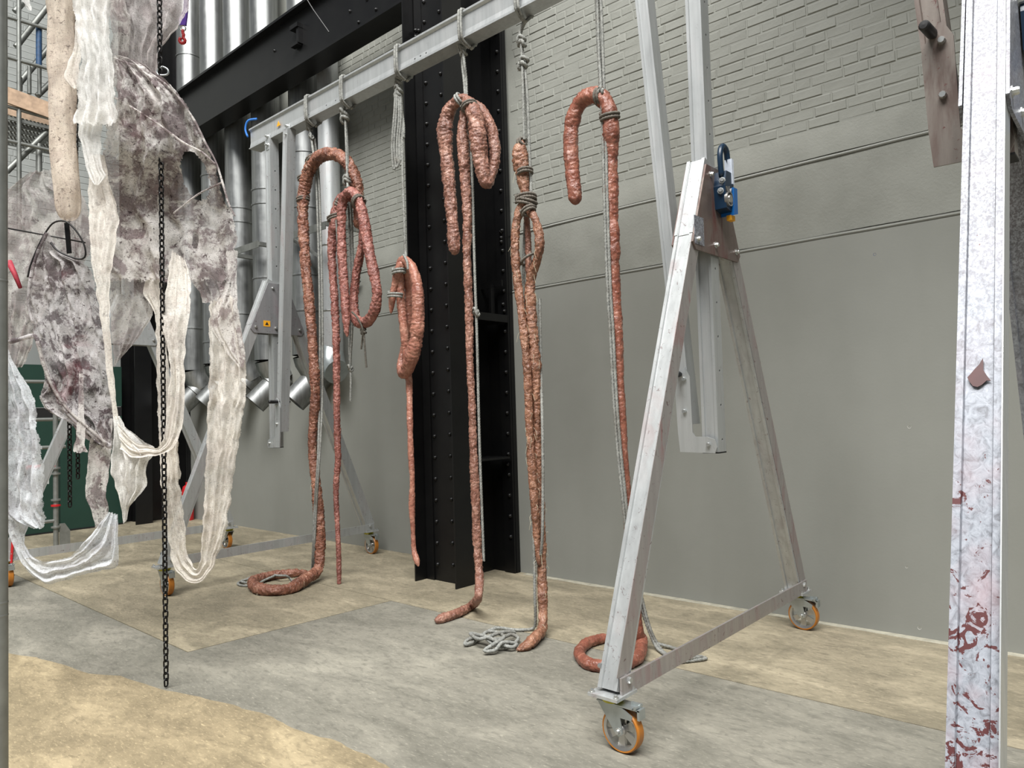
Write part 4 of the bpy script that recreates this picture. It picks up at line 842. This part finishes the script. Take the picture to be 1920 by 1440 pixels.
cloth('cloth_sleeve', 'beige speckled gauze sleeve hanging like a long round-ended tube', hr(4.42, (-170, 96, 140), (0, 91, 140), (60, 90, 139), (130, 91, 141), (200, 93, 140), (260, 95, 141), (310, 97, 144), (350, 101, 149), (380, 104, 148), (400, 109, 146), (410, 115, 140), (415, 122, 132)), CL['sleeve'], tube=True, seed=2, nu=40)
cloth('gauze_drape', 'bright white gauze drape with a rolled ragged hem in front of the beige sleeve', hr(4.12, (-170, 138, 205), (0, 137, 208), (40, 142, 205), (80, 148, 206), (110, 151, 211), (150, 145, 213), (190, 146, 217), (215, 140, 219), (228, 134, 219), (236, 138, 216)), CL['white'], 0.03, 3.2, seed=3)
hem = [at(x, y, D=4.10) for x, y in ((135, 229), (150, 222), (170, 224), (190, 231), (205, 234), (218, 231))]
cloth('gauze_drape', 'narrow white gauze tail dangling below the rolled hem of the bright drape', hr(4.18, (205, 146, 192), (240, 145, 192), (270, 151, 190), (300, 158, 190), (318, 163, 194), (330, 165, 198), (340, 172, 192), (347, 178, 186)), CL['white'], 0.02, 2, nu=24, seed=4)
cloth('gauze_drape', 'small white gauze flap curling out beside the beige sleeve', hr(4.22, (-170, 142, 160), (0, 142, 158), (60, 140, 156), (95, 136, 152), (125, 122, 150), (145, 119, 150), (158, 128, 148), (168, 138, 147)), CL['cream'], 0.02, 1.5, nu=20, seed=5)
cloth('gauze_drape', 'thin see-through gauze curtain ending beside the purple sling', hr(4.6, (-170, 202, 372), (0, 203, 357), (25, 212, 350), (45, 225, 338), (65, 236, 318), (95, 240, 300), (125, 243, 296), (150, 250, 292)), CL['thin'], 0.035, 4, seed=6)
cloth('gauze_drape', 'thin grey gauze strip hanging behind the bright white drape', hr(4.55, (-170, 200, 232), (0, 200, 235), (30, 206, 244), (60, 210, 245), (110, 208, 240), (170, 205, 232)), CL['grey'], 0.02, 2, nu=24, seed=7)
vr = []
for y, a, b, d in ((104, 214, 224, 4.24), (116, 211, 262, 4.22), (138, 212, 296, 4.2), (160, 212, 322, 4.2), (190, 212, 347, 4.2), (230, 196, 368, 4.22), (270, 190, 386, 4.24), (300, 178, 402, 4.28), (340, 164, 413, 4.38), (380, 163, 426, 4.44), (405, 163, 441, 4.46), (440, 165, 446, 4.46), (480, 165, 444, 4.46), (505, 182, 442, 4.46), (530, 200, 440, 4.46)): vr.append(((a, y), (b, y), d))
ve = cloth('stained_veil', 'large grey stained gauze veil with a torn hole, sweeping down before the ducts', vr, CL['veil'], 0.035, 3.5, nu=80, step=0.014, seed=8, hole=[(366, 330, 22, 45, -0.35), (367, 452, 5, 13, 0)])
def ridge(parent, pts, r, mat, D):
    P = spline([(*at(x, y, D=D), r*random.uniform(.8, 1.2)) for x, y in pts], 0.02)
    mb = MB().tube([V(p[:3]) for p in P], [p[3]*(1+.35*noise.noise(V((i*.35, r*90, 0)))) for i, p in enumerate(P)], 8); mb.uv = [(0.5, 0.5)]*len(mb.v)
    mb.build('rolled_edge', mat, parent, smooth=True)
ridge(ve, [(213, 108), (232, 116), (262, 126), (300, 150), (322, 168), (345, 196), (368, 232), (386, 270), (404, 302), (418, 345), (430, 385), (441, 405)], 0.006, CL['veil'], 4.21)
ridge(ve, [(215, 183), (245, 200), (285, 225), (320, 250), (345, 268), (378, 285), (404, 308)], 0.006, CL['veil'], 4.2)
ridge(ve, [(325, 400), (350, 380), (375, 362), (400, 350), (416, 342)], 0.005, CL['veil'], 4.36)
cloth('stained_veil', 'stained veil scrap with a ragged slanting lower edge above the black column', [((205, 470), (300, 470), 4.52), ((203, 530), (292, 530), 4.52), ((205, 580), (288, 585), 4.52), ((208, 620), (280, 605), 4.52), ((212, 660), (255, 640), 4.52), ((214, 690), (222, 676), 4.52)], CL['grey'], 0.02, 2.5, nu=36, seed=9)
cloth('gauze_drape', 'short pale gauze panel with a straight frayed hem beside the stained veil edge', hr(4.50, (430, 352, 424), (480, 355, 420), (520, 358, 421), (545, 372, 424), (560, 378, 424), (568, 379, 422)), CL['veil'], 0.02, 2.5, nu=30, seed=10)
cloth('gauze_drape', 'stained veil edge narrowing to a point along the doubled pale strands', [((424, 470), (446, 470), 4.40), ((424, 530), (444, 530), 4.40), ((398, 580), (448, 580), 4.38), ((394, 610), (452, 610), 4.38), ((410, 640), (456, 640), 4.38), ((432, 670), (460, 670), 4.38), ((448, 690), (457, 690), 4.38)], CL['veil'], 0.02, 2, nu=30, seed=11)
cloth('gauze_drape', 'long cream gauze strand narrowing downward and gathered in a knotted clump', hr(4.24, (290, 168, 196), (340, 165, 205), (400, 164, 222), (450, 167, 218), (490, 170, 211), (540, 179, 206), (600, 188, 206), (650, 195, 209), (690, 198, 212), (730, 204, 216), (765, 210, 219), (790, 212, 224)), CL['cream'], 0.02, 2.2, nu=30, seed=12)
cloth('gauze_drape', 'crumpled cream gauze clump below the long narrowing strand', [((212, 780), (224, 780), 4.24), ((214, 810), (236, 800), 4.23), ((213, 845), (262, 822), 4.22), ((213, 880), (288, 842), 4.22), ((216, 905), (276, 870), 4.22), ((222, 925), (274, 905), 4.23), ((226, 945), (256, 935), 4.23), ((229, 965), (242, 950), 4.24), ((231, 984), (237, 978), 4.24)], CL['white'], 0.045, 3.0, nu=40, seed=13)
cloth('gauze_drape', 'pale gauze swag curving under in a U in front of the long chain', [((226, 842), (222, 792), 4.2), ((250, 858), (245, 822), 4.19), ((278, 856), (272, 834), 4.19), ((306, 852), (297, 838), 4.19), ((328, 836), (309, 806), 4.19), ((344, 795), (312, 752), 4.2), ((348, 730), (318, 692), 4.22), ((347, 655), (311, 642), 4.25), ((357, 582), (304, 606), 4.28), ((358, 525), (312, 525), 4.4), ((346, 485), (322, 468), 4.45)], CL['cream'], 0.025, 2.2, nu=36, seed=14)
cloth('gauze_drape', 'slim pale gauze strip hanging behind the long chain', hr(4.50, (470, 292, 300), (510, 280, 302), (545, 267, 304), (575, 284, 306), (610, 292, 308), (700, 293, 318), (780, 296, 330), (840, 298, 334), (900, 300, 338)), CL['cream'], 0.018, 2, nu=26, seed=15)
cloth('gauze_drape', 'long pale gauze loop hanging in a deep U above the floor beside the chain', [((297, 820), (334, 820), 4.48), ((300, 900), (337, 900), 4.48), ((305, 950), (342, 945), 4.48), ((313, 1005), (348, 985), 4.48), ((320, 1050), (349, 1028), 4.47), ((334, 1078), (358, 1052), 4.46), ((360, 1096), (366, 1066), 4.44), ((384, 1086), (371, 1062), 4.43), ((404, 1052), (376, 1040), 4.42), ((424, 990), (380, 980), 4.41), ((438, 890), (384, 900), 4.40), ((450, 810), (388, 810), 4.40), ((461, 740), (391, 730), 4.40), ((460, 670), (393, 650), 4.40), ((449, 600), (392, 590), 4.40), ((440, 545), (396, 560), 4.40)], CL['cream'], 0.03, 2.6, nu=44, seed=16)
dv = cloth('stained_veil', 'dark purple-brown stained veil gathered to a peak, with a heavy rolled edge', hr(4.78, (436, 85, 92), (455, 78, 100), (475, 70, 116), (495, 63, 158), (525, 57, 172), (560, 53, 184), (600, 58, 196), (640, 68, 204), (680, 80, 208), (715, 84, 211), (745, 74, 212), (770, 90, 213), (795, 132, 213), (820, 158, 212), (838, 190, 211), (848, 200, 209)), CL['dark'], 0.035, 3.5, nu=64, step=0.014, seed=17)
ridge(dv, [(18, 641), (45, 634), (66, 631), (76, 660), (90, 700), (110, 745), (135, 782), (165, 808), (192, 828), (208, 838)], 0.014, CL['dark'], 4.72)
ridge(dv, [(70, 640), (84, 690), (104, 735), (130, 770), (160, 797), (200, 832)], 0.010, CL['grey'], 4.70)
ridge(dv, [(88, 437), (70, 475), (58, 520), (53, 570), (62, 605)], 0.009, CL['dark'], 4.74)
cloth('stained_veil', 'grey see-through veil stretched behind the dark peaked one', [((58, 322), (97, 318), 5.0), ((18, 352), (125, 345), 5.0), ((10, 372), (160, 370), 5.0), ((8, 420), (170, 420), 5.0), ((8, 480), (170, 480), 5.0), ((8, 540), (120, 540), 5.0), ((8, 600), (75, 600), 5.0), ((8, 650), (62, 650), 5.0), ((8, 690), (42, 690), 5.0)], CL['grey'], 0.03, 3.0, nu=44, seed=18)
cloth('gauze_drape', 'cool white gauze drape with dark streaks hanging beside the scaffold pole', hr(4.15, (640, 4, 10), (680, 3, 24), (720, 2, 47), (760, 2, 64), (790, 2, 68), (830, 2, 75), (880, 2, 77), (930, 2, 80), (955, 2, 81), (975, 20, 81), (992, 62, 80)), CL['blue'], 0.04, 3.0, nu=36, seed=19)
cloth('gauze_drape', 'cool white gauze swag sagging low near the scaffold pole', [((-2, 935), (14, 915), 4.2), ((10, 985), (38, 965), 4.2), ((25, 1025), (46, 1005), 4.2), ((42, 1060), (50, 1026), 4.2), ((68, 1086), (62, 1040), 4.2), ((95, 1096), (86, 1052), 4.2), ((124, 1088), (110, 1048), 4.2), ((152, 1078), (132, 1042), 4.2), ((188, 1072), (156, 1020), 4.2), ((219, 1060), (176, 992), 4.2), ((221, 1005), (192, 976), 4.2), ((220, 962), (206, 958), 4.22)], CL['blue'], 0.035, 2.6, nu=40, seed=20)
cloth('gauze_drape', 'brown-stained gauze strand hanging before the green panel', hr(4.77, (785, 188, 212), (820, 172, 211), (850, 166, 209), (890, 163, 205), (925, 160, 200), (950, 168, 204), (975, 177, 200), (990, 178, 190)), CL['veil'], 0.02, 2, nu=26, seed=21)
cloth('gauze_drape', 'small flared gauze scrap hanging above a short chain', hr(4.7, (700, 148, 156), (770, 146, 158), (800, 143, 160), (830, 141, 160), (845, 136, 165), (850, 138, 163)), CL['veil'], 0.02, 2, nu=20, seed=22)
cloth('gauze_drape', 'white scrap of cloth caught in the scaffold top', hr(9.0, (-8, 40, 54), (6, 42, 56), (14, 48, 59), (20, 55, 59)), CL['white'], 0.02, 1, nu=10, seed=23)

# wires, sling and hook among the cloths
rw = thing('wire_hoop', 'black wire hoop with a steel link plate above the dark stained veil', 'wire', at(110, 440, D=4.8))
MB().tube(spline([at(x, y, D=4.76) for x, y in ((52, 520), (58, 495), (75, 455), (88, 432), (100, 418), (115, 414), (128, 418), (145, 436), (158, 460), (160, 480), (150, 486), (128, 480), (108, 470), (95, 455))], 0.02), 0.006, 6).build('hoop', M['wire'], rw, smooth=True)
a, b = at(125, 418, D=4.8), at(130, 475, D=4.8)
MB().bar(a, b, 0.028, 0.012, CR).build('link_plate', M['chain'], rw)
MB().tube([at(14, 428, D=4.85), at(80, 440, D=4.85), at(160, 455, D=4.85)], 0.005, 6).build('stay_wire', M['wire'], rw, smooth=True)
rs = [at(x, y, D=4.66) for x, y in ((16, 490), (28, 515), (38, 540))]
tag(MB().tube(rs, [0.02, 0.016, 0.012], 7).build('red_strip', plain('crimson_cloth', (150, 44, 58), 0.7, 0, 0.3, 40), None, smooth=True), 'torn crimson strip hanging beside the dark stained veil', 'cloth strip')
sl = thing('lifting_sling', 'purple lifting sling with a steel ring and red hook', 'sling', at(342, 60, D=4.9))
S = lambda x, y: at(x, y, D=4.9)
MB().prism([S(352, -200), S(362, -200), S(352, 20), S(349, 48), S(338, 48), S(336, 38), S(345, 20)], _F, 0.02).build('strap', M['purple'], sl)
MB().tube(spline([S(338, 50), S(339, 56), S(343, 58), S(348, 55), S(347, 49), S(342, 47)], 0.01, True), 0.006, 6, closed=True).build('ring', M['bolt'], sl, smooth=True)
MB().tube(spline([S(343, 56), S(343, 62), S(345, 66), S(343, 70), S(347, 75), S(346, 80), S(341, 81), S(337, 78), S(337, 74), S(339, 71)], 0.012), 0.011, 8).build('hook', M['red'], sl, smooth=True)

# overhead rigging truss (above the picture) that carries cloths and chains
tr = thing('rigging_truss', 'grey tube rigging truss overhead from which cloths and chains hang', 'truss', at(180, -190, D=4.4))
for dd_ in (4.12, 4.42, 4.6, 4.85, 5.15):
    MB().cyl(at(-260, -178, D=dd_), at(460, -178, D=dd_), 0.03, 10).build('truss_tube', M['galv'], tr, smooth=40)
for xx in (-200, -20, 160, 300, 440): MB().cyl(at(xx, -190, D=4.05), at(xx, -190, D=5.2), 0.025, 10).build('cross_tube', M['galv'], tr, smooth=40)

# ------------------------------------------------------------------ scaffold
fp = at(-3, 720, D=2.3)
pole = thing('scaffold_pole', 'upright galvanised scaffold pole standing close by the cool white drape', 'pole', (fp.x, fp.y, 0))
top = V((fp.x, fp.y, 4.2)); MB().cyl((fp.x, fp.y, 0.01), top, 0.0255, 24).build('tube', M['galv'], pole, smooth=40)
for z in (0.96, 1.0, 2.02): MB().lathe([(0.0256, -0.004), (0.0268, 0), (0.0256, 0.004)], (fp.x, fp.y, z), (0, 0, 1), 24).build('collar', M['galv'], pole, smooth=40)
MB().box((fp.x, fp.y, 0.005), (0.15, 0.15, 0.01)).build('base_plate', M['galv'], pole)
SX = -10.4
sc = thing('scaffold_tower', 'scaffold tower with a plank-edged mesh platform before the blockwork end wall', 'scaffold', (SX, 3.0, 0))
def tb(a, b, r=0.024, m='galv', name='tube'): return MB().cyl(a, b, r, 12).build(name, M[m], sc, smooth=40)
for y, x in ((2.63, SX), (2.63, SX-1.0)): tb((x, y, 4.0 if x == SX else 0.01), (x, y, 7.6), 0.026, 'galv_dark', 'standard')
ps = at(105, 1030, Z=0)
st = tb((ps.x, ps.y, 0.012), (ps.x+0.0, ps.y, 2.2), 0.030, 'galv', 'standard')
for z, m_ in ((0.28, 'galv'), (0.55, 'red'), (0.62, 'galv'), (0.95, 'galv'), (1.02, 'galv')): MB().lathe([(0.03, -.015), (0.055, -.01), (0.055, .01), (0.03, .015)], (ps.x, ps.y, z), (0, 0, 1), 14).build('collar', M[m_], sc, smooth=40)
MB().box((ps.x, ps.y, 0.006), (0.18, 0.18, 0.012)).build('base_plate', M['galv'], sc)
MB().prism([(ps.x+0.03, ps.y+0.03, 0.05), (ps.x+0.03, ps.y+0.15, 0.05), (ps.x+0.03, ps.y+0.15, 0.22), (ps.x+0.03, ps.y+0.09, 0.32), (ps.x+0.03, ps.y+0.03, 0.32)], (1, 0, 0), 0.01).build('fin_plate', M['galv'], sc)
tb((ps.x, ps.y-1.2, 0.36), (ps.x, ps.y, 0.36), 0.022, 'galv', 'ledger')
tb((ps.x, ps.y-0.32, 1.05), (ps.x, ps.y, 1.05), 0.028, 'red', 'red_sleeve'); MB().box((ps.x+0.01, ps.y-0.18, 0.92), (0.02, 0.20, 0.18)).build('tag_plate', M['white'], sc)
for z in (2.13, 1.64, 1.28): tb((ps.x-0.3, ps.y-1.4, z), (ps.x-0.3, ps.y+0.2, z), 0.024, 'galv', 'ledger')
for z0 in ((15, 32, 88, 55), (15, 108, 92, 130), (15, 200, 95, 223), (15, 265, 95, 282)):
    a = at(z0[0]-20, z0[1]-6, X=SX); b = at(z0[2]+12, z0[3]+3, X=SX); tb(a, b, 0.022, 'galv', 'guard_rail')
def lp(x, y, dx=0): return at(x, y, X=SX+dx)
for (x0, y0, x1, y1, dx) in ((30, 88, 95, 5, -.3), (35, 158, 95, 85, -.4), (12, 322, 95, 240, -.1), (70, 180, 95, 155, -.5), (28, 22, 42, 6, -.1)): tb(lp(x0, y0, dx), lp(x1, y1, dx), 0.036, 'galv_dark', 'diagonal_brace')
for (x, y0, y1, dx) in ((38, 145, 170, -.2), (55, 125, 176, -.2), (74, 128, 178, -.2)): tb(lp(x, y0, dx), lp(x, y1, dx), 0.024, 'galv_dark', 'spindle')
tb(lp(73, 50, -.05), lp(73, 124, -.05), 0.034, 'bluetape', 'taped_spindle'); tb(lp(73, 270, -.1), lp(73, 325, -.1), 0.036, 'galv', 'spindle')
bl = MB(); a, b = lp(10, 177, .03), lp(95, 208, .03); bl.bar(a, b, 0.035, 0.20, (1, 0, 0)); bl.build('toe_board', M['wood'], sc)
MB().bar(lp(10, 200, -1.0), lp(110, 232, -1.0), 0.035, 0.20, (1, 0, 0)).build('toe_board', M['wood'], sc)
dz = lp(50, 222).z
fr = MB()
for k in range(6): x = SX-0.05-k*0.19; fr.box((x, 2.8, dz-0.03), (0.035, 1.3, 0.05))
fr.box((SX-0.5, 3.02, dz-0.05), (1.0, 0.05, 0.09)); fr.box((SX-0.5, 2.35, dz-0.05), (1.0, 0.05, 0.09)); fr.build('deck_frame', M['galv_dark'], sc)
gr = MB()
for k in range(26):
    y = 2.3+k*0.042; gr.bar((SX-0.02, y, dz-0.004), (SX-1.0, y+0.02, dz-0.004), 0.02, 0.006, (0, 1, 0))
gr.build('deck_mesh', M['grate'], sc, kind='stuff')

# ------------------------------------------------------------------ green panel, white box, fire point
gp = thing('green_panel', 'dark green partition panel standing behind the stained cloths', 'panel', (-12.1, 3.0, 0))
for y0, y1 in ((0.6, 1.75), (1.76, 2.9), (2.91, 3.55), (3.56, 4.42)):
    MB().box((-12.1, (y0+y1)/2, 0.85), (0.05, y1-y0-0.004, 1.66)).build('panel_board', M['green'], gp); MB().box((-12.1, (y0+y1)/2, 2.14), (0.05, y1-y0-0.004, 0.62)).build('panel_board', M['green'], gp)
MB().box((-12.11, 2.5, 1.75), (0.05, 3.84, 0.14)).build('dark_rail', M['dark'], gp); MB().box((-12.1, 2.5, 0.012), (0.08, 3.84, 0.02)).build('sill', M['dark'], gp)
nz = at(351, 835, Y=WY)
sg = tag(MB().box((nz.x, WY-0.006, nz.z), (0.16, 0.012, 0.24)).build('fire_sign', M['red']), 'small red fire point sign on the wall past the ducts', 'sign')
MB().box((nz.x+0.02, WY-0.013, nz.z+0.03), (0.05, 0.002, 0.08)).build('sign_symbol', M['white'], sg)
ex = at(352, 945, Y=WY-0.14)
fe = thing('fire_extinguisher', 'red fire extinguisher standing by the wall behind the gantry leg', 'extinguisher', (ex.x, ex.y, 0))
MB().lathe([(0, 0.0), (0.085, 0.0), (0.09, 0.02), (0.09, 0.46), (0.07, 0.53), (0.03, 0.56), (0.03, 0.6), (0, 0.6)], (ex.x, ex.y, 0.0), (0, 0, 1), 24).build('cylinder_body', M['red'], fe, smooth=40)
MB().lathe([(0.0905, 0.28), (0.0915, 0.28), (0.0915, 0.40), (0.0905, 0.40)], (ex.x, ex.y, 0), (0, 0, 1), 24).build('cream_band', M['white'], fe, smooth=40)
MB().box((ex.x+0.03, ex.y, 0.62), (0.12, 0.025, 0.025)).build('handle', M['knob'], fe)
MB().tube(spline([(ex.x+0.03, ex.y, 0.58), (ex.x+0.12, ex.y-0.02, 0.5), (ex.x+0.11, ex.y-0.03, 0.2)], 0.03), 0.012, 7).build('hose', M['knob'], fe, smooth=True)
MB().bar(at(24, 1016, X=-8.42), at(21, 1056, X=-8.42), 0.022, 0.010, CR).build('red_strap', M['red'], g3)
